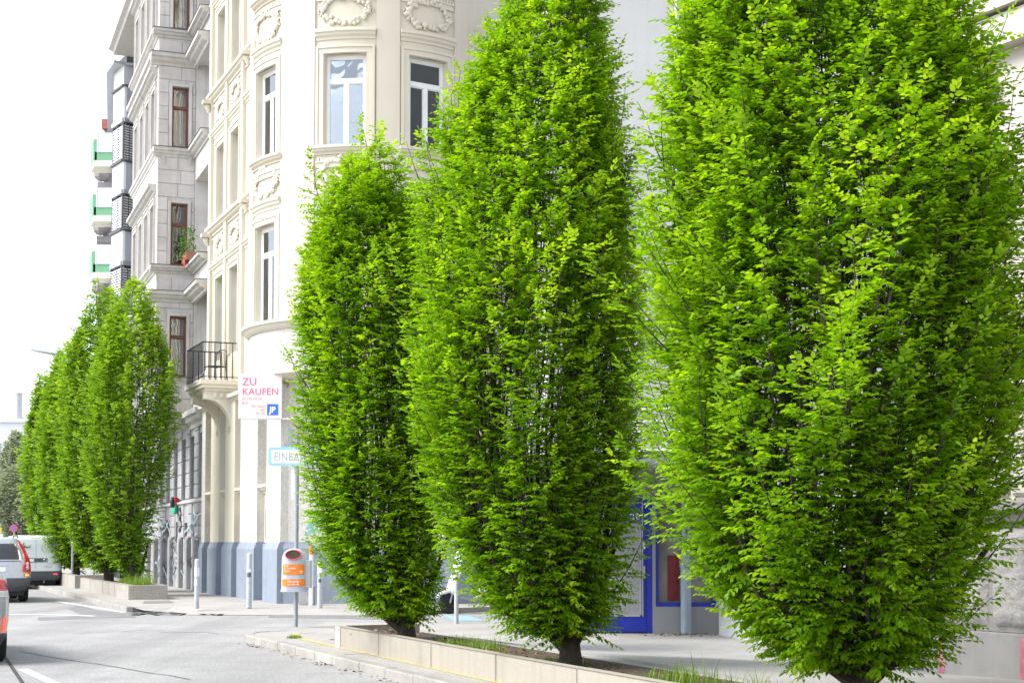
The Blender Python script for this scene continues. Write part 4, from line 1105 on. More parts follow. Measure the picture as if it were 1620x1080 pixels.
def arc(cx, cz, r, a0, a1, n=10, k=1.0): return [(cx + math.cos(a0 + (a1-a0)*i/n)*r, cz + math.sin(a0 + (a1-a0)*i/n)*r*k) for i in range(n+1)]
GD = -0.062
spray(FG, [(-3.6, 2.75), (-3.55, 2.05)], 0.14, MAT_SPRAY, gh, GD); spray(FG, arc(-3.5, 2.56, 0.35, 1.6, -1.6, 8, 0.5), 0.13, MAT_SPRAY, gh, GD); spray(FG, arc(-3.5, 2.2, 0.45, 1.5, -1.8, 8, 0.45), 0.13, MAT_SPRAY, gh, GD)
spray(FG, arc(-3.2, 1.55, 0.55, 1.2, 4.4, 12), 0.09, MAT_SPRAY, gh, -0.03)
spray(FG, [(-4.6, 0.75), (-3.2, 0.8)], 0.1, MAT_SPRAY, gh, -0.03); spray(FG, [(-3.7, 0.8), (-3.9, 0.2)], 0.2, MAT_SPRAY, gh, -0.03)
for k in range(3): spray(FG, [(-3.9 + k*0.3, 1.35 - k*0.1), (-3.5 + k*0.3, 0.95 - k*0.08)], 0.05, MAT_SPRAYR, gh, -0.031 - k*0.002)
for k in range(9):
    z = 0.35 + k*0.2; spray(FG, [(-8.8 + 0.3*(k % 3), z), (-8.2 + 0.2*(k % 2), z + 0.25), (-7.7, z - 0.05)], 0.08, (MAT_SPRAY, MAT_SPRAYW)[k % 2], gh, -0.03 - 0.002*k)
for k in range(5): spray(FG, [(-5.8 + k*0.25, 0.3), (-5.7 + k*0.22, 1.6 - 0.2*k)], 0.10, MAT_SPRAYW, gh, -0.03 - 0.002*k)
# wall lamp box with a red and a green half
lb = FG @ T((-4.05, -0.07, 2.62))
li = thing('signal_box', 'small wall box with red and green halves above graffiti', 'light', lb)
t = MB(); t.box(-0.3, 0.3, -0.12, 0.0, 0.24, 0.52, bev=0.03); obj('red_lens', t, mat('red_plastic', (0.62, 0.04, 0.05), 0.4), li, lb)
t = MB(); t.box(-0.3, 0.3, -0.12, 0.0, -0.06, 0.23, bev=0.03); obj('green_lens', t, mat('green_plastic', (0.02, 0.35, 0.20), 0.4), li, lb)
lp = FG @ T((-3.35, -0.1, 3.0))
l2 = thing('wall_lamp', 'small dark lamp on a stalk above the red-green wall box', 'lamp', lp)
t = MB(); t.tube([(0, 0.08, 0), (0, -0.12, 0.1), (0, -0.2, 0.05)], 0.02, 6); obj('stalk', t, MAT_IRON, l2, lp)
t = MB(); t.lathe([(0.03, 0.12), (0.08, 0.0), (0.08, -0.2), (0.04, -0.24)], 10, T((0, -0.2, 0.0))); obj('lamp_head', t, MAT_IRON, l2, lp)

# ------------------------------------------------------------------ the white modern house with green balconies
MAT_WHITE = mat('white_panel', (0.74, 0.75, 0.76), 0.6, 0.03, 1, 0.05, 40)
MAT_SHADEPANEL = mat('shaded_white_panel', (0.56, 0.61, 0.69), 0.55, 0.03, 1, 0.05, 40)  # white bay's shaded facet: the bluish shade is put into its colour
MAT_GREEN = mat('green_panel', (0.15, 0.35, 0.20), 0.55, 0.05, 2, 0.05, 40)
MAT_ALU = mat('aluminium', (0.42, 0.43, 0.46), 0.45, 0.05, 3, 0.05, 40, metal=0.3)
MAT_FROST = mat('frosted_glass', (0.70, 0.74, 0.75), 0.25, 0.03, 2, 0.02, 40)
wa = D(211, 400, 61.2); wb = D(193, 400, 60.8); wc = D(176, 400, 61.9); wd = wc + Vector((-0.262, 1, 0))*9; we = wa + DG*12 + Vector((6, 2, 0)); wf = wa + Vector((6, 2, 0))
mh = thing('modern_house', 'white modern house with faceted window bay and slatted blinds', 'building', (wa.x, wa.y, 0.1))
plan = [(p.x, p.y) for p in (wa, wb, wc, wd, we, wf)]
inn = Vector((0.12, 0.12, 0))
core = MB(); core.prism([(wa.x + 0.1, wa.y + 0.15), (wb.x + 0.05, wb.y + 0.15), (wc.x + 0.15, wc.y + 0.1), (wd.x + 0.15, wd.y), (we.x, we.y), (wf.x, wf.y)], 0.05, 21.5)
obj('core', core, MAT_SHUT, mh, I4)
def Zm(y): return ZH(y, 61.5)
rows = [(145, 200), (262, 312), (370, 424), (478, 532), (586, 640), (694, 858)]
for i, (yt, yb) in enumerate(rows):
    for a, b, mt in ((wa, wb, MAT_SHADEPANEL), (wb, wc, MAT_WHITE)):
        Fm = frame((b.x, b.y, 0), (a - b)); L_ = (a - b).length
        t = MB(); t.box(0.004, L_ - 0.004, -0.0, 0.12, Zm(yb) + 0.18, Zm(yt) - 0.0, Fm); obj('panel', t, mt, mh, I4)
        t = MB(); t.box(0, L_, -0.07, 0.1, Zm(yb) - 0.0, Zm(yb) + 0.17, Fm); obj('window_head', t, MAT_ALU, mh, I4)
        t = MB(); t.box(-0.02, L_ + 0.02, -0.10, 0.1, Zm(yt) + 0.004, Zm(yt) + 0.08, Fm); obj('window_sill', t, MAT_LEAD, mh, I4)
    if i < 5:
        zb, zt = Zm(rows[i+1][0]) + 0.09, Zm(yb) - 0.004
        for a, b in ((wa, wb), (wb, wc)):
            Fm = frame((b.x, b.y, 0), (a - b)); L_ = (a - b).length
            g = MB(); g.box(0.02, L_ - 0.02, 0.08, 0.1, zb, zt, Fm); wn_ = obj('window', g, MAT_GLASS_D, mh, I4)
            s = MB(); n = int((zt - zb)/0.105)
            for k in range(n): s.box(0.03, L_ - 0.03, 0.0, 0.055, zb + k*0.105, zb + k*0.105 + 0.052, Fm @ T((0, 0, 0)))
            tag(obj('blind', s, MAT_WHITE, wn_, I4), kind='stuff')
            t = MB(); t.box(-0.02, 0.03, -0.01, 0.06, zb, zt, Fm); t.box(L_*0.5 - 0.015, L_*0.5 + 0.015, -0.01, 0.06, zb, zt, Fm); obj('guide_rail', t, MAT_LEAD, wn_, I4)
t = MB(); t.prism([(wa.x, wa.y), (wb.x - 0.02, wb.y), (wc.x, wc.y + 0.1), (wd.x, wd.y), (we.x, we.y), (wf.x, wf.y)], Zm(145) + 0.09, 21.0); obj('attic_wall', t, MAT_WHITE, mh, I4)
t = MB(); t.prism([(wa.x - 0.3, wa.y - 0.4), (wb.x - 0.35, wb.y - 0.3), (wc.x - 0.3, wc.y), (wd.x - 0.3, wd.y), (we.x, we.y), (wf.x, wf.y - 0.4)], 21.0, 21.1); obj('roof', t, MAT_ALU, mh, I4)
Fm = frame((wd.x, wd.y, 0), (wc - wd)); t = MB(); t.box(0, (wc - wd).length - 0.02, 0.0, 0.1, 0.05, 21.0, Fm); obj('street_wall', t, MAT_WHITE, mh, I4)
bY = 65.0
for i, yb in enumerate((263, 350, 440)):
    x0, x1 = XD(139.5, bY), XD(181, bY)
    z0 = ZH(yb, bY)
    t = MB(); Fm = frame((x0, bY, z0), (1, 0)); ln = 1.2
    sk = DG*ln/ DG.y
    def slab(m, xa, xb, za, zb, ya=0.0, yb_=1.0):
        p = [(x0 + xa + sk.x*ya, bY + sk.y*ya), (x0 + xb + sk.x*ya, bY + sk.y*ya), (x0 + xb + sk.x*yb_, bY + sk.y*yb_), (x0 + xa + sk.x*yb_, bY + sk.y*yb_)]
        m.prism(p, z0 + za, z0 + zb); return m
    W_ = x1 - x0
    bl = obj('balcony', slab(MB(), 0, W_, 0, 0.26), MAT_SLAB, mh, I4)
    obj('apron', slab(MB(), 0.04, W_, 0.262, 0.62, 0.0, 0.02), MAT_GREEN, bl, I4)
    obj('side_fin', slab(MB(), -0.02, 0.13, 0.262, 1.18), MAT_GREEN, bl, I4)
    obj('glass_panel', slab(MB(), 0.2, W_, 0.64, 1.42, -0.02, 0.0), MAT_FROST, bl, I4)
    fr_ = MB()
    slab(fr_, 0.15, 0.2, 0.6, 1.46, -0.025, 0.005); slab(fr_, 0.15, W_, 1.42, 1.47, -0.027, 0.007); slab(fr_, 0.2, W_, 0.6, 0.64, -0.024, 0.004)
    obj('rail', fr_, MAT_ALU, bl, I4)

# ------------------------------------------------------------------ farther houses
MAT_OLD = mat('old_brown_stone', (0.36, 0.33, 0.315), 0.9, 0.2, 2, 0.3, 30, dirt=0.4, ds=1.5)
oY = 78.0
oh = thing('ornate_house', 'dark ornamented house end seen behind the green balconies', 'building', (XD(150, oY), oY, 0.1))
p0 = Vector((XD(156, oY), oY, 0)); VG = Vector((-0.268, 1, 0)); ohp = [p0, p0 + Vector((3, 1, 0)), p0 + VG*10 + Vector((3, 1, 0)), p0 + VG*10]
t = MB(); t.prism([(p.x, p.y) for p in ohp], 0.05, ZH(205, oY)); obj('wall', t, MAT_OLD, oh, I4)
for y in (300, 385, 480, 560):
    t = MB(); q = [p0 + Vector((-0.25, -0.3, 0)), p0 + Vector((3, 0.7, 0)), p0 + VG*10 + Vector((3, 1, 0)), p0 + VG*10 + Vector((-0.25, 0, 0))]
    t.prism([(p.x, p.y) for p in q], ZH(y, oY), ZH(y, oY) + 0.35); t.ball((p0.x - 0.1, p0.y - 0.15, ZH(y, oY) + 0.8), 0.42, None, 8, 6); obj('ledge', t, MAT_OLD, oh, I4)
t = MB(); t.prism([(p0.x - 0.1, p0.y - 0.2), (p0.x + 0.7, p0.y - 0.2), (p0.x + 0.7, p0.y + 2), (p0.x - 0.1, p0.y + 2)], ZH(205, oY), ZH(190, oY)); obj('chimney', t, mat('red_brick', (0.42, 0.13, 0.10)), oh, I4)
fY = 170.0
fx = lambda x: XD(x, fY)
fh = thing('far_house', 'pale far house at the end of the street with a grey chimney', 'building', (fx(-60), fY, 0.0))
t = MB(); t.box(fx(-140), fx(52), fY, fY + 12, 0, ZH(668, fY)); obj('wall', t, MAT_WHITE, fh, I4)
t = MB(); t.prism([(fx(-145), fY - 0.5), (fx(55), fY - 0.5), (fx(48), fY + 6), (fx(-138), fY + 6)], ZH(668, fY), [ZH(666, fY), ZH(666, fY), ZH(640, fY), ZH(650, fY)]); obj('roof', t, mat('pale_roof', (0.66, 0.66, 0.68)), fh, I4)
t = MB(); t.lathe([(0.42, ZH(668, fY)), (0.42, ZH(622, fY)), (0.5, ZH(622, fY)), (0.5, ZH(620, fY))], 12, T((fx(21), fY + 1, 0))); obj('chimney', t, MAT_ALU, fh, I4)
for r in range(3):
    for c in range(6):
        x = -20 + c*12; y = 700 + r*45
        t = MB(); t.box(fx(x), fx(x + 6), fY - 0.08, fY + 0.02, ZH(y + 22, fY), ZH(y, fY)); obj('window', t, MAT_GLASS, fh, I4)
# more tags along the sooty wall
rg = random.Random(21); MAT_TEALF = mat('faded_teal_spray', (0.3, 0.42, 0.45), 0.7, 0.2, 5, 0)
for k in range(16):
    u = rg.uniform(-8.5, 1.2); z = rg.uniform(0.5, 2.6); s_ = rg.uniform(0.25, 0.6)
    pts = [(u + s_*2.2*math.cos(t_*0.9 + k), z + s_*0.45*math.sin(t_*1.7 + k*2)) for t_ in range(6)]
    spray(FG, pts, rg.uniform(0.04, 0.09), (MAT_SPRAY, MAT_SPRAYW, MAT_SPRAY, MAT_TEALF)[k % 4], gh, -0.066 - 0.002*k)
# ------------------------------------------------------------------ white neighbour beyond the cream house, on the one-way street
nb = thing('white_house', 'plain white house wall just right of the cream house', 'building', tuple(FB @ Vector((2.3, 0, 0.1))))
MAT_WALLW = mat('white_render', (0.70, 0.70, 0.69), 0.9, 0.04, 1, 0.1, 40, streak=0.15, dcol=(0.5, 0.5, 0.48))
w = MB(); facade(w, planar(FB), 2.3, 14, 0.05, 19, [(u, u + 1.0, z, z + 2.2) for u in (4, 6.5, 9, 11.5) for z in (6.8, 10.9, 15)], 0.25); obj('wall', w, MAT_WALLW, nb, I4)
for u in (4, 6.5, 9, 11.5):
    for z in (6.8, 10.9, 15): window(nb, FB @ T((u + 0.5, 0.2, z)), 1.0, 2.2, MAT_WFRAME, MAT_GLASS_D, panes=False)
t = MB(); t.box(2.32, 14, 0.3, 8, 0.05, 18.8, FB); obj('core', t, MAT_SHUT, nb, I4)
t = MB(); t.tube([FB @ Vector((2.42, -0.1, 19)), FB @ Vector((2.42, -0.1, 0.1))], 0.06, 8); obj('downpipe', t, MAT_ALU, nb, I4)

# ------------------------------------------------------------------ shop house with canopy and bare grey wall
MAT_FIREWALL = mat('grey_render', (0.47, 0.465, 0.455), 0.93, 0.05, 0.8, 0.2, 45, dirt=0.18, dcol=(0.40, 0.39, 0.38), ds=0.9, streak=0.3, fine=0.05)
MAT_SHOPWALL = mat('shop_grey_paint', (0.27, 0.275, 0.29), 0.8, 0.06, 1.5, 0.12, 45, dirt=0.3, dcol=(0.17, 0.17, 0.18), ds=1.3)
MAT_BLUE = mat('ultramarine_paint', (0.012, 0.028, 0.36), 0.4, 0.1, 3, 0.04, 40, dirt=0.15, dcol=(0.08, 0.1, 0.3), ds=2)
MAT_MESHG = mat('wired_glass', (0.32, 0.325, 0.34), 0.25, 0.1, 4, 0.25, 160, spec=0.6, fine=0.1)
MAT_DARKIN = mat('dark_interior', (0.16, 0.155, 0.15), 0.7, 0.2, 2, 0)
YF = 24.8
sh_ = thing('shop_house', 'grey shop house with blue door under a concrete canopy', 'building', (1.6, YF, 0.12))
def Hs(name, mb, mt, parent=sh_, smooth=None, M=I4): return obj(name, mb, mt, parent, M, smooth)
FP = T((0, YF, 0)); mP = planar(FP)
dx0, dx1 = XD(900, YF), XD(1032, YF); wx0, wx1 = XD(1037, YF), XD(1084, YF) + 0.5
zd = ZH(783, YF)
w = MB(); facade(w, mP, 0.1, 3.6, 0.1, 2.95, [(dx0, dx1, 0.1, zd), (wx0, wx1, 0.56, zd)], 0.14); Hs('shop_front', w, MAT_SHOPWALL)
d = MB()
d.box(dx0, dx0 + 0.09, 0.02, 0.12, 0.14, zd, FP); d.box(dx1 - 0.09, dx1, 0.02, 0.12, 0.14, zd, FP); d.box(dx0 + 0.09, dx1 - 0.09, 0.02, 0.12, zd - 0.07, zd, FP)
Hs('door_frame', d, MAT_BLUE)
zl = ZH(825, YF); ztop = ZH(796, YF)
d = MB(); d.box(dx0 + 0.095, dx1 - 0.095, 0.035, 0.10, 0.15, 0.40, FP); d.box(dx0 + 0.095, dx0 + 0.18, 0.035, 0.10, 0.40, zd - 0.075, FP); d.box(dx1 - 0.18, dx1 - 0.095, 0.035, 0.10, 0.40, zd - 0.075, FP)
d.box(dx0 + 0.18, dx1 - 0.18, 0.035, 0.10, zl - 0.02, zd - 0.075, FP)
door = Hs('door', d, MAT_BLUE)
d = MB(); d.box(dx0 + 0.18, dx1 - 0.18, 0.05, 0.07, 0.40, zl - 0.02, FP); obj('pane', d, MAT_MESHG, door, I4)
d = MB()
a, b, c, e = dx0 + 0.18, dx1 - 0.18, 0.40, zl - 0.02
for q in ((a, a + 0.025, c, e), (b - 0.025, b, c, e), (a, b, c, c + 0.025)): d.box(q[0], q[1], 0.02, 0.06, q[2], q[3], FP)
d.box(b + 0.012, b + 0.03, 0.015, 0.05, c, zd - 0.13, FP); d.box(a, b + 0.03, 0.015, 0.05, zd - 0.13, zd - 0.11, FP)
obj('trim', d, MAT_ALU, door, I4)
text('sho p.at'.replace(' ', ''), 0.21, T((dx1 - 0.21, YF + 0.033, zl + 0.04)) @ RX(R(90)), MAT_WHITEP, door, align='RIGHT')
d = MB(); d.box(dx1 - 0.16, dx1 - 0.115, 0.0, 0.036, 1.02, 1.22, FP); d.tube([FP @ Vector((dx1 - 0.14, -0.05, 1.17)), FP @ Vector((dx1 - 0.25, -0.05, 1.17))], 0.012, 6); d.tube([FP @ Vector((dx1 - 0.14, 0.0, 1.17)), FP @ Vector((dx1 - 0.14, -0.05, 1.17))], 0.012, 6); obj('handle', d, MAT_ALU, door, I4)
d = MB(); d.box(dx1 - 0.165, dx1 - 0.11, 0.02, 0.037, 1.5, 1.62, FP); obj('house_number', d, MAT_WHITEP, door, I4)
d = MB()
for q in ((wx0, wx0 + 0.05, 0.56, zd), (wx1 - 0.05, wx1, 0.56, zd), (wx0 + 0.05, wx1 - 0.05, 0.56, 0.63), (wx0 + 0.05, wx1 - 0.05, zd - 0.06, zd)): d.box(q[0], q[1], 0.02, 0.1, q[2], q[3], FP)
sw_ = Hs('shop_window', d, MAT_BLUE)
d = MB(); d.box(wx0 + 0.05, wx1 - 0.05, 0.06, 0.07, 0.63, zd - 0.06, FP); obj('pane', d, mat('shop_glass', (0.16, 0.155, 0.15), 0.1, 0.3, 2.5, 0.04, 6, spec=0.6), sw_, I4)
d = MB(); d.box(XD(1056, YF), XD(1074, YF), 0.045, 0.058, ZH(950, YF), ZH(878, YF), FP); obj('red_poster', d, mat('red_poster', (0.15, 0.012, 0.016), 0.5, 0.3, 9, 0), sw_, I4)
d = MB(); d.box(0.1, 3.6, 0.15, 0.4, 0.1, 2.9, FP); Hs('shop_interior', d, MAT_DARKIN)
dp = XD(1079, YF) + 0.04
d = MB(); d.tube([(dp, YF - 0.16, 0.12), (dp, YF - 0.16, 1.2)], 0.085, 12); d.lathe([(0.1, 1.2), (0.1, 1.28)], 12, T((dp, YF - 0.16, 0))); d.tube([(dp, YF - 0.16, 1.28), (dp, YF - 0.16, 2.7)], 0.062, 12)
Hs('downpipe', d, mat('zinc_blue_grey', (0.27, 0.33, 0.39), 0.5, 0.1, 4, 0.08, 40, dirt=0.3, dcol=(0.2, 0.2, 0.2), ds=3), smooth=40)
# canopy, balcony above it, bare wall
ca = MB(); ca.prism([(-0.1, 23.0), (3.9, 22.4), (3.9, YF + 0.3), (-0.1, YF + 0.3)], [2.74, 2.80, 2.80, 2.74], [2.92, 2.98, 2.98, 2.92]); Hs('canopy', ca, MAT_SHOPWALL)
ca = MB(); ca.prism([(-0.14, 22.96), (3.94, 22.36), (3.94, 22.50), (-0.14, 23.10)], [2.925, 2.985, 2.985, 2.925], [2.985, 3.045, 3.045, 2.985]); Hs('canopy_edge', ca, MAT_WFRAME)
pr_ = MB(); pr_.prism([(1.75, 22.85), (2.35, 22.76), (2.35, 22.9), (1.75, 22.99)], 2.99, 3.28); Hs('parapet', pr_, MAT_ROUGH)
for z in (3.22, 3.38, 3.56):
    r_ = MB(); r_.tube([(-0.05, 23.02, z), (3.85, 22.44, z + 0.06)], 0.022, 6); Hs('rail', r_, MAT_WFRAME)
for k in range(5):
    x = 0.1 + k*0.9; y = 23.02 - (x + 0.05)/3.9*0.58
    r_ = MB(); r_.tube([(x, y, 2.95), (x, y, 3.6)], 0.02, 6); Hs('rail_post', r_, MAT_WFRAME)
YW = 25.15
w = MB(); w.box(0.6, 8.2, YW, YW + 9, 2.9, 18.5); Hs('gable_wall', w, MAT_FIREWALL)
w = MB(); w.tube([(XD(1075, YW), YW - 0.08, 18.5), (XD(1075, YW), YW - 0.08, 3)], 0.05, 8); Hs('downpipe', w, MAT_ALU)
w = MB(); w.box(0.12, 3.58, YF + 0.42, YW + 4, 0.1, 2.7); Hs('core', w, MAT_DARKIN)
tm = mat('orange_terracotta', (0.38, 0.13, 0.05))
for px_, py_ in ((985, 22.95 + 0.5), (1000, 23.4)):
    pc = Vector((XD(px_, py_), py_, 2.98))
    fpn = thing('flower_pot', 'terracotta pot %s on the balcony above the blue shop door' % ('at the left' if px_ == 985 else 'at the right'), 'pot', pc)
    t = MB(); t.lathe([(0.10, 0), (0.15, 0.24), (0.165, 0.24), (0.165, 0.29), (0.14, 0.29)], 14, T(pc)); obj('pot', t, tm, fpn, I4, True)
    r2 = np.random.default_rng(px_); n = 90
    me = leaf_mesh('foliage', np.array(pc) + np.stack([r2.normal(0, .1, n), r2.normal(0, .1, n), .3 + r2.uniform(0, .45, n)], 1), r2.normal(0, 1, (n, 3)), np.tile([0, 0, 1.0], (n, 1)), r2.uniform(.06, .12, n), r2.uniform(0, .6, n), MAT_LEAF)
    tag(obj('foliage', me, None, fpn, I4), kind='stuff')

# ------------------------------------------------------------------ board hoarding
h0 = Vector((3.3, 24.3, 0)); h1 = Vector((4.36, 16.5, 0))
MAT_BOARD = mat('hoarding_board', (0.50, 0.505, 0.53), 0.75, 0.06, 1.2, 0.08, 40, dirt=0.3, dcol=(0.32, 0.32, 0.35), ds=1.2, piece=0.08, streak=0.2)
hM = frame((h0.x, h0.y, 0.12), h1 - h0)
hd = thing('site_hoarding', 'pale grey board hoarding between the shop and the stone wall', 'hoarding', hM)
L_ = (h1 - h0).length
n = 7
bdm = MB(); bdm.box(0.006, L_/n - 0.006, 0, 0.03, 0, 2.55); bdm = bdm.mesh('board', MAT_BOARD)
for k in range(n): obj('board', bdm, None, hd, hM @ T((k*L_/n, random.uniform(-0.006, 0.006), 0)))
for z in (0.3, 1.3, 2.3):
    t = MB(); t.box(0, L_, 0.04, 0.10, z, z + 0.1); obj('rail', t, MAT_SHUT, hd, hM)
MAT_SPRAYB = mat('blue_spray', (0.06, 0.13, 0.55), 0.6, 0.2, 4, 0)
for k, (a, z) in enumerate(((5.0, 0.95), (5.6, 1.0), (6.3, 0.98), (6.9, 1.02))):
    spray(hM, [(a, z), (a + 0.5, z + 0.06), (a + 0.65, z - 0.05)], 0.16, MAT_SPRAYB, hd, -0.012 - k*0.002)
spray(hM, [(7.6, 0.12), (7.9, 0.12), (7.9, 0.2)], 0.02, MAT_SPRAY, hd, -0.012)

# ------------------------------------------------------------------ the stone house at the right edge
MAT_RUST = mat('rusticated_stone', (0.40, 0.385, 0.38), 0.95, 0.1, 3, 0.8, 22, dirt=0.35, dcol=(0.30, 0.28, 0.28), ds=3, piece=0.06, fine=0.12)
MAT_SMOOTHST = mat('pale_dressed_stone', (0.29, 0.28, 0.275), 0.85, 0.06, 1.5, 0.12, 45, dirt=0.6, dcol=(0.19, 0.18, 0.175), ds=2.2, streak=0.6)
MAT_UPPER = mat('pale_pink_stone', (0.55, 0.505, 0.465), 0.88, 0.05, 1.2, 0.12, 45, dirt=0.25, dcol=(0.45, 0.4, 0.36), ds=1.0, streak=0.2)
S0 = D(1474, 858, 16.2); S0.z = 0
SR = Vector((0.507, -0.862, 0)).normalized()
FSt = frame(S0, SR); mSt = planar(FSt)
st = thing('stone_house', 'stone house at the right edge with rough blocks and carved cornice', 'building', (S0.x, S0.y, 0.1))
def Ht(name, mb, mt, parent=st, smooth=None, M=I4): return obj(name, mb, mt, parent, M, smooth)
w = MB(); w.box(0, 9, 0.0, 8, 0.05, 9.5, FSt); Ht('wall', w, MAT_UPPER)
w = MB(); w.box(-0.03, 9, -0.12, -0.002, 0.05, 0.70, FSt, bev=0.01); Ht('plinth', w, MAT_SMOOTHST)
w = MB(); w.box(-0.02, 9, -0.05, -0.003, 0.705, 1.80, FSt); Ht('block_bed', w, MAT_SMOOTHST)
# rough-hewn blocks, each its own
rr = random.Random(12)
def rough_block(w, h, seed, mt):
    r = random.Random(seed); nx, nz = 14, 30
    m = MB(); vs = []
    for j in range(nz + 1):
        for i in range(nx + 1):
            e = min(i, nx - i, 3)/3.0*1.0; f = min(j, nz - j, 3)/3.0
            d = -0.015 - 0.055*min(1, e)*min(1, f)**0.8 + (r.uniform(-0.016, 0.016) if 0 < i < nx and 0 < j < nz else 0)
            if i in (0, nx) or j in (0, nz): d = 0.0
            vs.append((w*i/nx, d, h*j/nz))
    fs = [(j*(nx+1)+i, j*(nx+1)+i+1, (j+1)*(nx+1)+i+1, (j+1)*(nx+1)+i) for j in range(nz) for i in range(nx)]
    m.add(vs, fs)
    return m.mesh('stone_block', mt, 60)
u = 0.06; k = 0
for wd_ in (0.34, 0.36, 0.52, 0.50, 0.46, 0.52, 0.5, 0.48, 0.52, 0.5, 0.5):
    obj('stone_block', rough_block(wd_, 0.98, 40 + k, MAT_RUST), None, st, FSt @ T((u, -0.052, 0.76))); u += wd_ + 0.055; k += 1
t = MB(); band(t, mSt, -0.05, 9, [(0, 1.80), (-0.10, 1.80), (-0.14, 1.88), (-0.20, 1.92), (-0.20, 2.0), (0, 2.03)]); Ht('ledge', t, MAT_SMOOTHST)
for i, z in enumerate((2.06, 2.5, 2.94, 3.38, 3.82)):
    for kk in range(7):
        u0 = kk*1.2 + (0.6 if i % 2 else 0) - 0.1
        block(st, FSt @ T((max(0, u0), 0, z)), 1.18 if u0 >= 0 else 1.08, 0.43, 0.05, MAT_UPPER, 0.03)
# pilasters with scroll capitals, entablature and cornice
for u in (0.55, 3.0, 5.4):
    t = MB(); t.box(u - 0.26, u + 0.26, -0.16, 0.0, 4.35, 6.25, FSt); Ht('pilaster', t, MAT_UPPER)
    cp = MB(); cp.box(u - 0.34, u + 0.34, -0.24, -0.0, 6.46, 6.60, FSt); cp.box(u - 0.27, u + 0.27, -0.2, -0.0, 6.25, 6.46, FSt)
    for s_ in (-1, 1):
        Mv = FSt @ T((u + s_*0.29, -0.10, 6.34)) @ RX(R(90))
        cp.lathe([(0.15, -0.13), (0.165, -0.11), (0.165, 0.11), (0.15, 0.13), (0.11, 0.13), (0.10, 0.115), (0.07, 0.115), (0.06, 0.14), (0.02, 0.145)], 18, Mv)
    Ht('capital', cp, MAT_UPPER, smooth=35)
z0 = 6.62
for z, h, o_ in ((z0, 0.34, 0.17), (z0 + 0.36, 0.16, 0.24), (z0 + 0.52, 0.36, 0.19), (z0 + 0.90, 0.14, 0.3)):
    t = MB(); band(t, mSt, -0.03 - o_*0.4, 9, rect_prof(z, z + h - 0.02, o_)); Ht('entablature', t, MAT_UPPER)
t = MB(); band(t, mSt, -0.4, 9, [(0, z0 + 1.05), (-0.32, z0 + 1.05), (-0.42, z0 + 1.2), (-0.75, z0 + 1.24), (-0.75, z0 + 1.45), (-0.85, z0 + 1.6), (0, z0 + 1.75)]); Ht('cornice', t, MAT_UPPER)
t = MB(); band(t, mSt, 3.4, 5.0, rect_prof(4.4, 4.55, 0.14)); Ht('window_sill', t, MAT_UPPER)
window(st, FSt @ T((4.2, -0.03, 4.56)), 1.2, 1.7, MAT_WFRAME, MAT_GLASS_D, panes=False)
MAT_PINKSPRAY = mat('pink_spray', (0.42, 0.13, 0.18), 0.7, 0.2, 5, 0, dirt=0.4, dcol=(0.5, 0.4, 0.4), ds=5)
for u, z0_, z1_ in ((0.22, 0.1, 0.66),): spray(FSt, [(u, z0_), (u + 0.02, (z0_+z1_)/2), (u - 0.01, z1_)], 0.09, MAT_PINKSPRAY, st, -0.124)
spray(FSt, [(0.25, 1.82), (0.26, 2.3)], 0.10, MAT_PINKSPRAY, st, -0.205)
spray(FSt, [(1.28, 0.1), (1.3, 0.66)], 0.10, MAT_PINKSPRAY, st, -0.124)
for kk in range(3): spray(FSt, [(0.9 + kk*0.12, 1.93 + 0.04*(kk % 2)), (0.96 + kk*0.12, 1.98)], 0.02, MAT_SPRAY, st, -0.203)
# ------------------------------------------------------------------ bollards, litter bin with one-way sign, lamp, signals
MAT_POST = mat('grey_post_paint', (0.40, 0.42, 0.44), 0.5, 0.08, 6, 0.05, 40, dirt=0.3, dcol=(0.3, 0.3, 0.3), ds=9)
MAT_STICK = mat('sticker_white', (0.8, 0.8, 0.8), 0.5, 0.1, 20, 0)
MAT_STICKR = mat('sticker_red', (0.6, 0.06, 0.06), 0.5, 0.1, 20, 0)
MAT_STICKD = mat('sticker_dark', (0.1, 0.1, 0.12), 0.5, 0.2, 20, 0)
MAT_GALV = mat('galvanised_steel', (0.30, 0.32, 0.34), 0.5, 0.1, 6, 0.05, 60, metal=0.4)
def bollard(label, p, h, r, bands):
    b = thing('bollard', label, 'bollard', p, 'grey steel bollards at the crossing')
    t = MB(); t.lathe([(r, 0), (r, h - r*0.6), (r*0.85, h - r*0.25), (r*0.5, h)], 18, T(p)); obj('post', t, MAT_POST, b, I4, 50)
    for z0, z1, mt, a0, a1 in bands:
        m = MB(); vs = []
        for k in range(9):
            a = a0 + (a1 - a0)*k/8
            for z in (z0, z1): vs.append((p[0] + math.sin(a)*(r + 0.003), p[1] - math.cos(a)*(r + 0.003), p[2] + z))
        m.add(vs, [(2*k, 2*k+2, 2*k+3, 2*k+1) for k in range(8)]); obj('sticker', m, mt, b, I4)
def gp(x, y): p = G(x, y, PAV); return (p.x, p.y, PAV)
bollard('leftmost steel bollard with a white band, near the far planter', gp(311, 962), 1.12, 0.055, [(0.72, 0.93, MAT_STICK, -3, 3), (0.52, 0.66, MAT_STICK, -1.4, 0.2)])
bollard('middle steel bollard with a dark sticker, left of the litter bin', gp(394, 961), 1.25, 0.06, [(0.70, 0.80, MAT_STICKD, -0.8, 0.8), (0.82, 0.88, MAT_STICK, -0.9, 0.9)])
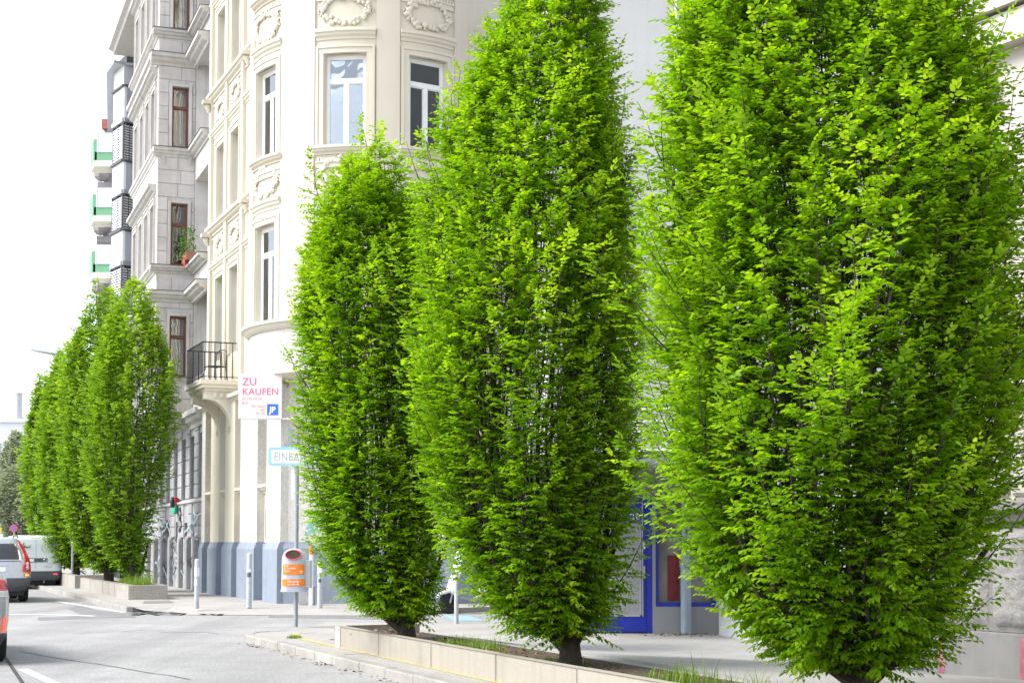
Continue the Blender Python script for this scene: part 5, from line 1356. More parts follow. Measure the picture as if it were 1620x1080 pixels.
bollard('steel bollard with red and white stickers, right of the litter bin', gp(506, 961), 1.10, 0.06, [(0.93, 1.0, MAT_STICKR, -0.6, 1.0), (0.80, 0.91, MAT_STICK, -1.1, 1.1), (0.73, 0.77, MAT_STICKR, 0.1, 1.2), (0.58, 0.66, MAT_STICKD, -0.5, 0.6)])
bollard('short steel post beside the parked scooter', gp(722, 986), 0.95, 0.04, [])

# one-way sign pole
gq = G(468, 991, PAV)
sp_ = thing('sign_pole', 'grey pole carrying a pale blue EINBAHN one-way sign', 'sign', tuple(gq))
sM = T(gq)
YQ = gq.y
t = MB(); t.tube([(0, 0, 0), (0, 0, ZH(684, YQ) - gq.z)], 0.038, 12); obj('pole', t, MAT_GALV, sp_, sM, 50)
MAT_CYAN = mat('faded_blue_enamel', (0.28, 0.57, 0.66), 0.45, 0.08, 5, 0.03, 40, dirt=0.35, dcol=(0.62, 0.72, 0.74), ds=4)
MAT_SIGNW = mat('sign_white', (0.80, 0.80, 0.79), 0.45, 0.05, 5, 0.03, 40, dirt=0.15, dcol=(0.5, 0.5, 0.5), ds=6)
MAT_SIGNG = mat('faded_grey_lettering', (0.36, 0.36, 0.38), 0.6, 0.15, 9, 0)
x0 = XD(424, YQ) - gq.x; z0, z1 = ZH(737, YQ) - gq.z, ZH(707, YQ) - gq.z
def rrect(w, h, r, n=5):
    pts = []
    for cx, cz, a0 in ((w - r, h - r, 0), (r, h - r, 90), (r, r, 180), (w - r, r, 270)):
        for k in range(n + 1): a = R(a0 + 90*k/n); pts.append((cx + r*math.cos(a), cz + r*math.sin(a)))
    return pts
wS = 0.95; hS = z1 - z0
pM = sM @ T((x0, -0.055, z0)) @ RX(R(90))
t = MB(); t.prism(rrect(wS, hS, 0.05), -0.012, 0.0); obj('plate', t, MAT_CYAN, sp_, pM)
t = MB(); t.prism([(a + 0.055, b + 0.05) for a, b in rrect(wS - 0.11, hS - 0.10, 0.03)], 0.0005, 0.003); obj('field', t, MAT_SIGNW, sp_, pM)
text('EINBAHN', 0.205, pM @ T((0.10, hS/2 - 0.072, 0.004)) @ SC(0.74, 1, 1), MAT_SIGNG, sp_, spacing=1.1)
for zc in (z0 + 0.06, z1 - 0.12): t = MB(); t.box(-0.05, 0.05, -0.05, 0.05, zc, zc + 0.06); obj('clamp', t, MAT_GALV, sp_, sM)
t = MB(); t.box(-0.10, -0.035, -0.02, 0.02, ZH(790, YQ) - gq.z, ZH(738, YQ) - gq.z); obj('side_plate', t, MAT_SIGNW, sp_, sM)
t = MB(); t.box(-0.22, -0.02, -0.04, 0.0, z1 + 0.002, z1 + 0.07); t.box(-0.16, -0.08, -0.03, 0.0, z1 + 0.07, z1 + 0.34); obj('bracket', t, MAT_GALV, sp_, sM)
# litter bin hung on the pole
bn = T(gq) @ T((0, 0, 0))
lb_ = thing('litter_bin', 'grey dome-topped litter bin with orange labels on the pole', 'bin', tuple(gq))
zb0, zb1 = ZH(932, YQ) - gq.z, ZH(867, YQ) - gq.z
MAT_BIN = mat('bin_grey', (0.42, 0.45, 0.49), 0.38, 0.04, 4, 0.02, 40, coat=0.2)
MAT_ORANGE = mat('bin_orange', (0.78, 0.22, 0.02), 0.45, 0.04, 5, 0)
bw_, bdp = 0.225, 0.17
H_ = zb1 - zb0
def binring(z, k): 
    pts = []
    for i in range(28):
        a = 2*math.pi*i/28; c, s = math.cos(a), math.sin(a)
        pts.append((bw_*k*math.copysign(abs(c)**0.7, c), -0.21 + bdp*(0.55 + 0.45*k)*math.copysign(abs(s)**0.7, s), z))
    return pts
body = MB(); rings = []
for z, k in ((0, 1.0), (H_*0.72, 0.97), (H_*0.82, 0.92), (H_*0.90, 0.80), (H_*0.96, 0.60), (H_*0.99, 0.36), (H_, 0.1)): rings.append(binring(zb0 + z, k))
vs = [p for r in rings for p in r]
fs = [(i*28 + k, i*28 + (k+1) % 28, (i+1)*28 + (k+1) % 28, (i+1)*28 + k) for i in range(len(rings)-1) for k in range(28)] + [tuple(range(28))[::-1], tuple(range(6*28, 7*28))]
body.add(vs, fs); obj('body', body, MAT_BIN, lb_, sM, 50)
t = MB()
t.prism([(p[0]*1.05, (p[1] + 0.21)*1.05 - 0.21) for p in binring(0, 1.0)], zb0 - 0.03, zb0 + 0.012); obj('rim', t, MAT_BIN, lb_, sM)
# mouth: dark ellipse with a red rim, tilted on the dome's front
mM = sM @ T((0, -0.366, zb0 + H_*0.845)) @ RX(R(77))
t = MB(); t.lathe([(0.10, -0.05), (0.10, 0.015)], 26, mM @ SC(1.35, 0.80, 1)); obj('mouth', t, mat('bin_inside', (0.06, 0.035, 0.025)), lb_, I4)
t = MB(); t.tube([mM @ Vector((0.138*math.cos(2*math.pi*k/26), 0.083*math.sin(2*math.pi*k/26), 0.014)) for k in range(27)], 0.010, 6); obj('mouth_rim', t, MAT_STICKR, lb_, I4)
def bin_label(z0, z1, w, name):
    m = MB(); vs = []; n = 20
    for i in range(n + 1):
        x = -w + 2*w*i/n; q = min(1, abs(x)/(bw_*0.985)); y = -0.21 - bdp*0.99*(max(0, 1 - q**(2/0.7)))**(0.7/2) - 0.006
        for z in (z0, z1): vs.append((x, y, z))
    m.add(vs, [(2*i, 2*i+2, 2*i+3, 2*i+1) for i in range(n)])
    return obj(name, m, MAT_ORANGE, lb_, sM)
bin_label(zb0 + 0.27, zb0 + 0.45, 0.19, 'label')
bin_label(zb0 + 0.07, zb0 + 0.19, 0.215, 'label')
for i, s_ in enumerate(('FÜR', 'STUMMERL', 'ONLY')):
    text(s_, 0.042, sM @ T((-0.155, -0.391, zb0 + 0.405 - i*0.043)) @ RX(R(90)), MAT_WHITEP, lb_)
text('Q', 0.06, sM @ T((0.115, -0.385, zb0 + 0.30)) @ RX(R(90)), MAT_WHITEP, lb_)
text('Mistmelder', 0.047, sM @ T((0.01, -0.393, zb0 + 0.136)) @ RX(R(90)), MAT_WHITEP, lb_, align='CENTER')
text('01 546 48', 0.047, sM @ T((0.01, -0.393, zb0 + 0.086)) @ RX(R(90)), MAT_WHITEP, lb_, align='CENTER')
t = MB(); t.box(0.19, 0.29, -0.30, -0.05, zb0 + 0.03, zb0 + 0.52, bev=0.01); obj('ash_box', t, MAT_BIN, lb_, sM)
for zc in (0.1, 0.4): t = MB(); t.box(-0.05, 0.05, -0.05, 0.04, zb0 + zc, zb0 + zc + 0.06); obj('clamp', t, MAT_GALV, lb_, sM)
# utility box and marker post by the wall
ub = G(486, 956, PAV)
u_ = thing('utility_box', 'low grey metal box at the foot of the blue-grey plinth', 'box', tuple(ub))
t = MB(); t.box(-0.17, 0.17, -0.15, 0.15, 0, 0.42, T(ub), bev=0.01); obj('cabinet', t, mat('grey_cabinet', (0.33, 0.32, 0.32), 0.6, 0.1, 4, 0.1, 40, dirt=0.4, ds=3), u_, I4)
t = MB(); t.box(-0.19, 0.19, -0.17, 0.17, 0.42, 0.45, T(ub), bev=0.008); obj('lid', t, MAT_GALV, u_, I4)
mk = G(492, 957, PAV)
m_ = thing('marker_post', 'slim white post with orange top behind the litter bin', 'post', tuple(mk))
t = MB(); t.tube([mk, mk + Vector((0, 0, 1.2))], 0.05, 10); obj('post', t, MAT_SIGNW, m_, I4, 50)
t = MB(); t.tube([mk + Vector((0, 0, 1.2)), mk + Vector((0, 0, 1.40))], 0.055, 10); obj('cap', t, mat('orange_cap', (0.75, 0.16, 0.04), 0.5), m_, I4, 50)
# teal graffiti on the corner wall
MAT_TEAL = mat('teal_spray', (0.12, 0.5, 0.48), 0.7, 0.2, 5, 0)
for k, pts in enumerate(([(0.45, 1.95), (0.62, 2.12), (0.8, 1.98)], [(0.5, 2.05), (0.75, 1.85)], [(0.78, 2.2), (0.95, 2.05)], [(0.42, 1.8), (0.6, 1.92), (0.66, 1.78)], [(0.55, 2.22), (0.7, 2.3)])):
    spray(FC, pts, 0.07, MAT_TEAL, house, -0.012 - 0.002*k)

# street lamp behind the far trees
YL = 56.0
lp0 = Vector((XD(118, YL), YL, 0.1))
sl_ = thing('street_lamp', 'street lamp with flat grey head reaching over the road', 'street lamp', tuple(lp0))
zl_ = ZH(566, YL)
t = MB(); t.tube([lp0, lp0 + Vector((0, 0, zl_ - 0.15)), Vector((XD(108, YL), YL, zl_ + 0.0)), Vector((XD(88, YL), YL, ZH(561, YL)))], [0.09, 0.06, 0.045, 0.035], 8); obj('pole', t, MAT_GALV, sl_, I4, 50)
hx0, hx1 = XD(43, YL), XD(92, YL)
t = MB(); pr = [(0, 0.0, 0.05), (0.25, 0.10, 0.12), (0.6, 0.13, 0.12), (0.9, 0.10, 0.09), (1.0, 0.04, 0.05)]
vs = []; 
for a, w_, h_ in pr:
    x = hx0 + (hx1 - hx0)*a; z = ZH(552, YL) + (ZH(561, YL) - ZH(552, YL))*a
    for k in range(10):
        b = 2*math.pi*k/10; vs.append((x, YL + math.cos(b)*(w_ + 0.03), z + math.sin(b)*(h_*0.5 + 0.02)))
t.add(vs, [(i*10+k, i*10+(k+1) % 10, (i+1)*10+(k+1) % 10, (i+1)*10+k) for i in range(4) for k in range(10)] + [tuple(range(10))[::-1], tuple(range(40, 50))])
obj('lamp_head', t, mat('lamp_grey', (0.45, 0.47, 0.5), 0.4), sl_, I4, 50)
# traffic signal and no-parking disc
YT = 72.0
tp = Vector((XD(56, YT), YT, 0))
ts_ = thing('traffic_signal', 'dark three-lens traffic signal on a pale pole above the van', 'traffic light', tuple(tp))
t = MB(); t.tube([tp, tp + Vector((0, 0, ZH(798, YT)))], 0.10, 10); obj('pole', t, mat('pale_pole', (0.55, 0.6, 0.64), 0.5), ts_, I4, 50)
t = MB(); t.box(XD(48, YT), XD(55.5, YT), YT - 0.32, YT - 0.12, ZH(838, YT), ZH(819, YT), bev=0.02); hs = obj('housing', t, MAT_IRON, ts_, I4)
ln_ = mat('dark_red_lens', (0.12, 0.03, 0.03), 0.3)
for k in range(3):
    zc = ZH(822 + k*6.3, YT)
    t = MB(); t.lathe([(0.08, 0), (0.07, 0.02), (0.0, 0.03)], 12, T((XD(51.7, YT), YT - 0.32, zc)) @ RX(R(90))); obj('lens', t, ln_, hs, I4)
    t = MB(); t.box(XD(49, YT), XD(54.5, YT), YT - 0.46, YT - 0.325, zc + 0.07, zc + 0.085); obj('visor', t, MAT_IRON, hs, I4)
t = MB(); t.box(XD(45, YT), XD(48, YT), YT - 0.25, YT - 0.15, ZH(837, YT), ZH(834, YT)); t.box(XD(45, YT), XD(50, YT), YT - 0.22, YT - 0.18, ZH(808, YT), ZH(805, YT)); obj('bracket', t, MAT_GALV, ts_, I4)
YN = 66.0
np_ = Vector((XD(22, YN), YN, 0))
ns = thing('no_parking_sign', 'round blue no-parking disc with red ring over the van', 'sign', tuple(np_))
t = MB(); t.tube([np_, np_ + Vector((0, 0, ZH(829, YN)))], 0.03, 8); obj('pole', t, MAT_GALV, ns, I4)
dM = T((XD(22, YN), YN - 0.06, ZH(835, YN))) @ RX(R(90))
t = MB(); t.lathe([(0.17, 0), (0.17, 0.012)], 24, dM); obj('ring', t, mat('red_sign', (0.66, 0.05, 0.06), 0.4), ns, I4)
t = MB(); t.lathe([(0.125, 0.0125), (0.125, 0.016)], 24, dM); obj('disc', t, mat('blue_sign', (0.05, 0.16, 0.5), 0.4), ns, I4)
t = MB(); t.box(-0.13, 0.13, -0.02, 0.022, 0.0165, 0.02, dM @ RZ(R(45))); obj('bar', t, mat('red_sign_bar', (0.66, 0.05, 0.06), 0.4), ns, I4)
np2 = Vector((XD(115, 52), 52, 0.1))
pp_ = thing('steel_post', 'thin steel post beside the farthest planter box', 'post', tuple(np2))
t = MB(); t.tube([np2, np2 + Vector((0, 0, 1.5))], 0.04, 8); obj('post', t, MAT_GALV, pp_, I4); t = MB(); t.lathe([(0.05, 0), (0.03, 0.04)], 8, T(np2 + Vector((0, 0, 1.5)))); obj('cap', t, MAT_GALV, pp_, I4)
# ------------------------------------------------------------------ vehicles (seen from behind, driving away)
MAT_SILVER = mat('silver_car_paint', (0.44, 0.46, 0.48), 0.28, 0.02, 1, 0.01, 200, metal=0.55, coat=0.6)
MAT_VANW = mat('white_van_paint', (0.66, 0.70, 0.73), 0.3, 0.02, 1, 0.01, 200, coat=0.6, dirt=0.1, dcol=(0.5, 0.5, 0.5), ds=1.5)
MAT_BUMP = mat('dark_bumper_plastic', (0.075, 0.08, 0.09), 0.55, 0.1, 6, 0.05, 200)
MAT_TYRE = mat('tyre_rubber', (0.02, 0.02, 0.022), 0.85, 0.2, 12, 0.2, 80)
MAT_RIM = mat('wheel_rim', (0.38, 0.39, 0.4), 0.35, 0.05, 6, 0.02, 60, metal=0.6)
MAT_CARGLASS = mat('car_glass', (0.025, 0.028, 0.032), 0.04, 0.1, 2, 0.0, spec=0.7)
MAT_REDLENS = mat('red_tail_lens', (0.48, 0.02, 0.03), 0.2, 0.1, 9, 0.05, 90, coat=0.5)
MAT_LIT = emis(mat('glowing_reflector', (0.8, 0.08, 0.06), 0.25), (1.0, 0.10, 0.06), 0.45)  # for bumper reflectors: emission stands in for returned light, no lamp behind
MAT_AMBER = emis(mat('lit_amber_lens', (0.8, 0.25, 0.03), 0.25), (1.0, 0.35, 0.08), 0.6)
MAT_CLEAR = mat('clear_lens', (0.62, 0.60, 0.58), 0.15, 0.1, 12, 0.03, 90, coat=0.5)
MAT_PLATE = mat('number_plate', (0.78, 0.78, 0.76), 0.4, 0.03, 5, 0)
MAT_CHROME = mat('chrome', (0.6, 0.61, 0.62), 0.12, 0.02, 5, 0, metal=1.0)

class Car:
    """body as a stack of rounded plans: per height the half width, rear offset and front offset"""
    def __init__(s, lv, n=3.6, nf=2.6): s.lv = lv; s.n = n; s.nf = nf
    def at(s, z):
        L = s.lv
        if z <= L[0][0]: return L[0][1:]
        for a, b in zip(L, L[1:]):
            if z <= b[0]:
                t = (z - a[0])/(b[0] - a[0]); return tuple(a[i] + (b[i] - a[i])*t for i in (1, 2, 3))
        return L[-1][1:]
    def rear(s, x, z, off=0.0):
        w, r, f = s.at(z); w += off
        q = min(1, abs(x)/w); D_ = 0.42
        return Vector((x, r - off + D_*(1 - max(0, 1 - q**s.n)**(1/s.n)), z))
    def body(s, nz=46, x_n=14):
        m = MB(); zs = np.linspace(s.lv[0][0], s.lv[-1][0], nz); rings = []
        for z in zs:
            w, r, f = s.at(z); ring = []
            for i in range(-x_n, x_n + 1):
                a = i/x_n; x = w*math.sin(a*math.pi/2); ring.append(s.rear(x, z))
            D2 = 0.7
            for i in range(x_n, -x_n - 1, -1):
                a = i/x_n; x = w*math.sin(a*math.pi/2); q = abs(x)/w
                ring.append(Vector((x, f - D2*(1 - max(0, 1 - q**s.nf)**(1/s.nf)), z)))
            rings.append(ring)
        k = len(rings[0]); vs = [p for r in rings for p in r]
        fs = [(i*k + j, i*k + (j+1) % k, (i+1)*k + (j+1) % k, (i+1)*k + j) for i in range(nz-1) for j in range(k)]
        fs += [tuple(range(k))[::-1], tuple(range((nz-1)*k, nz*k))]
        m.add(vs, fs); return m
    def patch(s, poly, off=0.006, thick=0.02, nx=10, nz=10):
        """poly: function t in 0..1 -> (z, xmin, xmax)"""
        m = MB(); vs = []
        for j in range(nz + 1):
            z, a, b = poly(j/nz)
            for i in range(nx + 1):
                x = a + (b - a)*i/nx; vs.append(s.rear(x, z, off))
        k = nx + 1
        for j in range(nz + 1):
            z, a, b = poly(j/nz)
            for i in range(nx + 1):
                x = a + (b - a)*i/nx; vs.append(s.rear(x, z, off - thick))
        B = (nz + 1)*k
        fs = [(j*k+i, j*k+i+1, (j+1)*k+i+1, (j+1)*k+i) for j in range(nz) for i in range(nx)]
        for i in range(nx): fs += [(i, i+1, B+i+1, B+i), (nz*k+i, nz*k+i+1, B+nz*k+i+1, B+nz*k+i)]
        for j in range(nz): fs += [(j*k, (j+1)*k, B+(j+1)*k, B+j*k), (j*k+nx, (j+1)*k+nx, B+(j+1)*k+nx, B+j*k+nx)]
        m.add(vs, fs); return m
def lin(*rows):
    def f(t):
        p = t*(len(rows) - 1); i = min(int(p), len(rows) - 2); u = p - i
        return tuple(rows[i][k] + (rows[i+1][k] - rows[i][k])*u for k in range(3))
    return f
def wheels(parent, M, tw, y0, y1, r, wt=0.22):
    tyre = MB(); tyre.lathe([(r*0.62, -wt/2), (r*0.9, -wt/2), (r, -wt*0.36), (r, wt*0.36), (r*0.9, wt/2), (r*0.62, wt/2)], 28); tyre = tyre.mesh('tyre', MAT_TYRE, 40)
    rim = MB(); rim.lathe([(r*0.61, -wt*0.42), (r*0.55, -wt*0.2), (r*0.15, -wt*0.3), (0.05, -wt*0.34)], 20); rim.lathe([(r*0.61, wt*0.42), (r*0.55, wt*0.2), (r*0.15, wt*0.3), (0.05, wt*0.34)], 20); rim = rim.mesh('rim', MAT_RIM, 40)
    for sx in (-1, 1):
        for y in (y0, y1):
            W = M @ T((sx*tw, y, r)) @ RY(R(90))
            w = obj('wheel', tyre, None, parent, W)
            obj('rim', rim, None, w, W)
def place(px, py, heading=D1):
    g_ = G(px, py, 0.0)
    h = Vector(heading).normalized()
    return Matrix(((h.y, h.x, 0, g_.x), (-h.x, h.y, 0, g_.y), (0, 0, 1, 0.0), (0, 0, 0, 1)))
def sides(car, M, parent, zb, zt, y0, y1, posts):
    for sx in (-1, 1):
        for a, b in posts:
            m = MB(); vs = []
            for z in (zb, zt):
                w = car.at(z)[0]
                for y in (a + (z - zb)*0.25, b - (z - zb)*0.35): vs.append((sx*(w + 0.004), y, z))
            m.add(vs, [(0, 1, 3, 2)]); obj('side_window', m, MAT_CARGLASS, parent, M)

# --- silver estate/SUV with tall red tail lamps
def suv(label, M, full=True):
    c = Car([(0.30, 0.80, 0.16, 4.55), (0.45, 0.90, 0.03, 4.66), (0.58, 0.93, 0.0, 4.70), (0.80, 0.94, 0.05, 4.68), (1.00, 0.935, 0.09, 4.45), (1.12, 0.92, 0.12, 3.5), (1.45, 0.80, 0.40, 3.0), (1.64, 0.70, 0.60, 2.55), (1.72, 0.60, 0.75, 2.3), (1.745, 0.40, 1.0, 2.1)])
    t = thing('silver_suv', label, 'car', M)
    obj('body', c.body(), MAT_SILVER, t, M, 40)
    obj('bumper', c.patch(lin((0.30, -0.79, 0.79), (0.45, -0.885, 0.885), (0.66, -0.925, 0.925)), 0.02, 0.04, 24, 6), MAT_BUMP, t, M, 40)
    obj('rear_window', c.patch(lin((1.10, -0.66, 0.66), (1.40, -0.63, 0.63), (1.58, -0.53, 0.53)), 0.004, 0.02, 16, 8), MAT_CARGLASS, t, M, True)
    for s in (-1, 1):
        q = lambda z, a, b: (z, min(s*a, s*b), max(s*a, s*b))
        l = obj('tail_light', c.patch(lin(q(0.82, 0.70, 0.93), q(0.96, 0.70, 0.925), q(1.06, 0.76, 0.915), q(1.35, 0.72, 0.83), q(1.62, 0.60, 0.70)), 0.014, 0.03, 8, 14), MAT_REDLENS, t, M, True)
        for zc in (0.93, 1.03):
            m = MB(); p = c.rear(s*0.83, zc, 0.016); m.lathe([(0.055, 0), (0.05, 0.015), (0.0, 0.02)], 14, T(p) @ RZ(s*0.9) @ RX(R(90))); obj('lens', m, MAT_CLEAR, l, M)
        obj('bumper_lamp', c.patch(lin(q(0.70, 0.74, 0.91), q(0.78, 0.74, 0.915)), 0.016, 0.02, 6, 3), MAT_REDLENS, t, M, True)
        obj('indicator', c.patch(lin(q(0.71, 0.76, 0.87), q(0.765, 0.76, 0.87)), 0.019, 0.02, 6, 3), MAT_AMBER, t, M, True)
        m = MB(); m.tube([(s*0.64, 1.0, 1.735), (s*0.64, 1.1, 1.785), (s*0.64, 2.3, 1.785), (s*0.64, 2.4, 1.735)], 0.02, 6); obj('roof_rail', m, MAT_BUMP, t, M)
        m = MB(); m.box(s*0.95 - 0.02, s*0.95 + 0.16*s + 0.02, 2.75, 2.85, 1.05, 1.2, bev=0.02) if s > 0 else m.box(-1.11, -0.93, 2.75, 2.85, 1.05, 1.2, bev=0.02); obj('mirror', m, MAT_SILVER, t, M)
    obj('number_plate', c.patch(lin((0.84, -0.26, 0.26), (0.95, -0.26, 0.26)), 0.012, 0.015, 4, 2), MAT_PLATE, t, M)
    obj('handle_strip', c.patch(lin((1.0, -0.3, 0.3), (1.03, -0.3, 0.3)), 0.014, 0.02, 4, 2), MAT_CHROME, t, M)
    sides(c, M, t, 1.12, 1.55, 0, 0, ((0.75, 1.5), (1.55, 2.4), (2.46, 3.2)))
    m = MB(); m.box(-0.75, 0.75, 0.2, 4.4, 0.18, 0.32); obj('underbody', m, MAT_TYRE, t, M)
    wheels(t, M, 0.80, 0.98, 3.8, 0.355, 0.23)
    return t
suv('silver estate car with tall red tail lamps behind the white van', place(-8, 953.5))

# --- white delivery van
def van(label, M):
    c = Car([(0.30, 0.80, 0.10, 4.25), (0.42, 0.86, 0.02, 4.32), (0.62, 0.90, 0.0, 4.34), (0.95, 0.905, 0.02, 4.25), (1.15, 0.895, 0.04, 3.9), (1.55, 0.85, 0.08, 3.2), (1.74, 0.80, 0.12, 2.9), (1.82, 0.74, 0.22, 2.7), (1.86, 0.60, 0.4, 2.5)], n=7.0)
    t = thing('white_van', label, 'van', M)
    obj('body', c.body(), MAT_VANW, t, M, 40)
    obj('bumper', c.patch(lin((0.30, -0.79, 0.79), (0.42, -0.855, 0.855), (0.62, -0.895, 0.895)), 0.025, 0.04, 24, 6), MAT_BUMP, t, M, 40)
    for s in (-1, 1):
        q = lambda z, a, b: (z, min(s*a, s*b), max(s*a, s*b))
        l = obj('tail_light', c.patch(lin(q(1.00, 0.78, 0.897), q(1.2, 0.765, 0.893), q(1.46, 0.76, 0.858)), 0.012, 0.02, 6, 8), MAT_REDLENS, t, M, True)
        obj('lens', c.patch(lin(q(1.16, 0.78, 0.885), q(1.24, 0.78, 0.885)), 0.015, 0.02, 5, 3), MAT_CLEAR, l, M, True)
        obj('reflector', c.patch(lin(q(0.50, 0.60, 0.74), q(0.535, 0.60, 0.74)), 0.03, 0.02, 5, 2), MAT_LIT, t, M)
        m = MB(); m.box(min(s*0.92, s*1.10), max(s*0.92, s*1.10), 2.95, 3.05, 1.05, 1.32, bev=0.03); obj('mirror', m, MAT_BUMP, t, M)
        m = MB(); m.box(min(s*0.90, s*0.93), max(s*0.90, s*0.93), 0.4, 4.0, 0.55, 0.66); obj('side_strip', m, MAT_BUMP, t, M)
    obj('handle_strip', c.patch(lin((0.93, -0.50, 0.40), (1.07, -0.50, 0.40)), 0.012, 0.02, 12, 3), MAT_BUMP, t, M, True)
    m = MB(); p = c.rear(0.33, 1.0, 0.014); m.tube([p + Vector((0.055*math.cos(k*math.pi/8), -0.006, 0.055*math.sin(k*math.pi/8))) for k in range(17)], 0.008, 6); m.tube([p + Vector((-0.05, -0.006, 0)), p + Vector((0.05, -0.006, 0))], 0.006, 6); obj('badge', m, MAT_CHROME, t, M)
    obj('number_plate', c.patch(lin((0.955, -0.35, -0.05), (1.045, -0.35, -0.05)), 0.016, 0.015, 4, 2), MAT_PLATE, t, M)
    obj('door_gap', c.patch(lin((0.66, 0.012, 0.020), (1.75, 0.012, 0.020)), 0.002, 0.004, 1, 20), MAT_BUMP, t, M)
    obj('brake_light', c.patch(lin((1.765, -0.16, 0.16), (1.785, -0.16, 0.16)), 0.008, 0.02, 4, 2), MAT_REDLENS, t, M)
    # printed marks on the doors
    grey = mat('grey_green_print', (0.38, 0.42, 0.40), 0.5, 0.2, 9, 0); dk = mat('dark_green_print', (0.10, 0.20, 0.13), 0.5, 0.2, 9, 0)
    for r_ in (0.19, 0.155):
        m = MB(); m.tube([c.rear(0.36 + r_*math.cos(k*math.pi/14), 1.44 + r_*math.sin(k*math.pi/14), 0.002) for k in range(29)], 0.006, 4); obj('emblem_ring', m, grey, t, M)
    for k in range(6):
        a = k*math.pi/3; m = MB(); m.tube([c.rear(0.36 + 0.03*math.cos(a), 1.44 + 0.03*math.sin(a), 0.002), c.rear(0.36 + 0.11*math.cos(a), 1.44 + 0.11*math.sin(a), 0.002)], 0.012, 4); obj('emblem_spoke', m, grey, t, M)
    m = MB(); m.tube([c.rear(-0.28 + 0.13*math.cos(a), 1.54 + 0.10*math.sin(a), 0.003) for a in np.linspace(2.4, 6.0, 14)], [0.01 + 0.025*math.sin(k/13*math.pi) for k in range(14)], 5); obj('emblem', m, dk, t, M)
    pk = mat('pink_print', (0.6, 0.34, 0.38), 0.5, 0.2, 9, 0)
    for i, (x, z, w_) in enumerate(((0.42, 0.80, 0.30), (0.42, 0.75, 0.22), (-0.3, 0.78, 0.18), (-0.3, 0.72, 0.25), (0.5, 0.87, 0.2))):
        obj('print_line', c.patch(lin((z - 0.012, x - w_/2, x + w_/2), (z + 0.012, x - w_/2, x + w_/2)), 0.003, 0.004, 3, 1), pk if i < 2 else grey, t, M)
    sides(c, M, t, 1.12, 1.6, 0, 0, ((2.1, 3.3),))
    m = MB(); m.box(-0.7, 0.7, 0.2, 4.1, 0.16, 0.32); obj('underbody', m, MAT_TYRE, t, M)
    m = MB(); m.tube([(0.3, 0.1, 0.25), (0.3, 0.4, 0.27)], 0.03, 8); obj('exhaust', m, MAT_GALV, t, M)
    wheels(t, M, 0.76, 0.85, 3.45, 0.32, 0.2)
    return t
van('white delivery van with round emblems on its rear doors', place(55.5, 931.5))

# --- nearest silver car, only its right rear corner in view
def hatch(label, M):
    c = Car([(0.22, 0.80, 0.14, 4.2), (0.36, 0.87, 0.03, 4.3), (0.55, 0.90, 0.0, 4.32), (0.80, 0.91, 0.06, 4.25), (0.95, 0.90, 0.10, 3.6), (1.08, 0.86, 0.16, 3.2), (1.35, 0.74, 0.50, 2.7), (1.48, 0.62, 0.75, 2.3), (1.52, 0.4, 1.0, 2.1)], n=2.6)
    t = thing('silver_car', label, 'car', M)
    obj('body', c.body(), MAT_SILVER, t, M, 40)
    obj('bumper', c.patch(lin((0.22, -0.79, 0.79), (0.36, -0.865, 0.865), (0.40, -0.87, 0.87)), 0.015, 0.04, 24, 4), MAT_BUMP, t, M, 40)
    obj('rear_window', c.patch(lin((1.05, -0.66, 0.66), (1.38, -0.56, 0.56)), 0.004, 0.02, 16, 6), MAT_CARGLASS, t, M, True)
    for s in (-1, 1):
        q = lambda z, a, b: (z, min(s*a, s*b), max(s*a, s*b))
        l = obj('tail_light', c.patch(lin(q(0.97, 0.60, 0.885), q(1.04, 0.60, 0.87), q(1.12, 0.68, 0.835)), 0.012, 0.02, 8, 6), MAT_REDLENS, t, M, True)
        obj('lens', c.patch(lin(q(0.88, 0.62, 0.895), q(0.965, 0.62, 0.886)), 0.012, 0.02, 6, 3), MAT_CLEAR, l, M, True)
        obj('reflector', c.patch(lin(q(0.42, 0.80, 0.84), q(0.62, 0.825, 0.865)), 0.012, 0.02, 4, 5), MAT_LIT, t, M, True)
        m = MB(); m.box(min(s*0.90, s*1.06), max(s*0.90, s*1.06), 2.6, 2.7, 0.95, 1.08, bev=0.02); obj('mirror', m, MAT_SILVER, t, M)
    obj('number_plate', c.patch(lin((0.72, -0.26, 0.26), (0.83, -0.26, 0.26)), 0.012, 0.015, 4, 2), MAT_PLATE, t, M)
    sides(c, M, t, 0.98, 1.36, 0, 0, ((0.7, 1.5), (1.55, 2.5)))
    m = MB(); m.box(-0.72, 0.72, 0.2, 4.0, 0.14, 0.24); obj('underbody', m, MAT_TYRE, t, M)
    wheels(t, M, 0.79, 0.80, 3.4, 0.315, 0.21)
    return t
MH = place(0, 1052)
Mh = MH @ T((-0.77, 0, 0))
hatch('silver car cut by the left edge, lit red reflector in view', Mh)

# --- yellow-topped truck far ahead
Mt = place(-34, 915)
tr_ = thing('delivery_truck', 'far truck with yellow roof box and slanted white screen', 'truck', Mt)
m = MB(); m.prism([(-1.0, 0), (1.0, 0), (1.0, 4), (-1.0, 4)], 0.6, 2.0); obj('cargo_box', m, MAT_VANW, tr_, Mt)
m = MB(); m.box(-0.9, 0.95, 0.1, 2.0, 2.001, 2.3, bev=0.05); obj('roof_box', m, mat('taxi_yellow', (0.75, 0.5, 0.05), 0.4), tr_, Mt)
wheels(tr_, Mt, 0.85, 0.8, 3.2, 0.4)

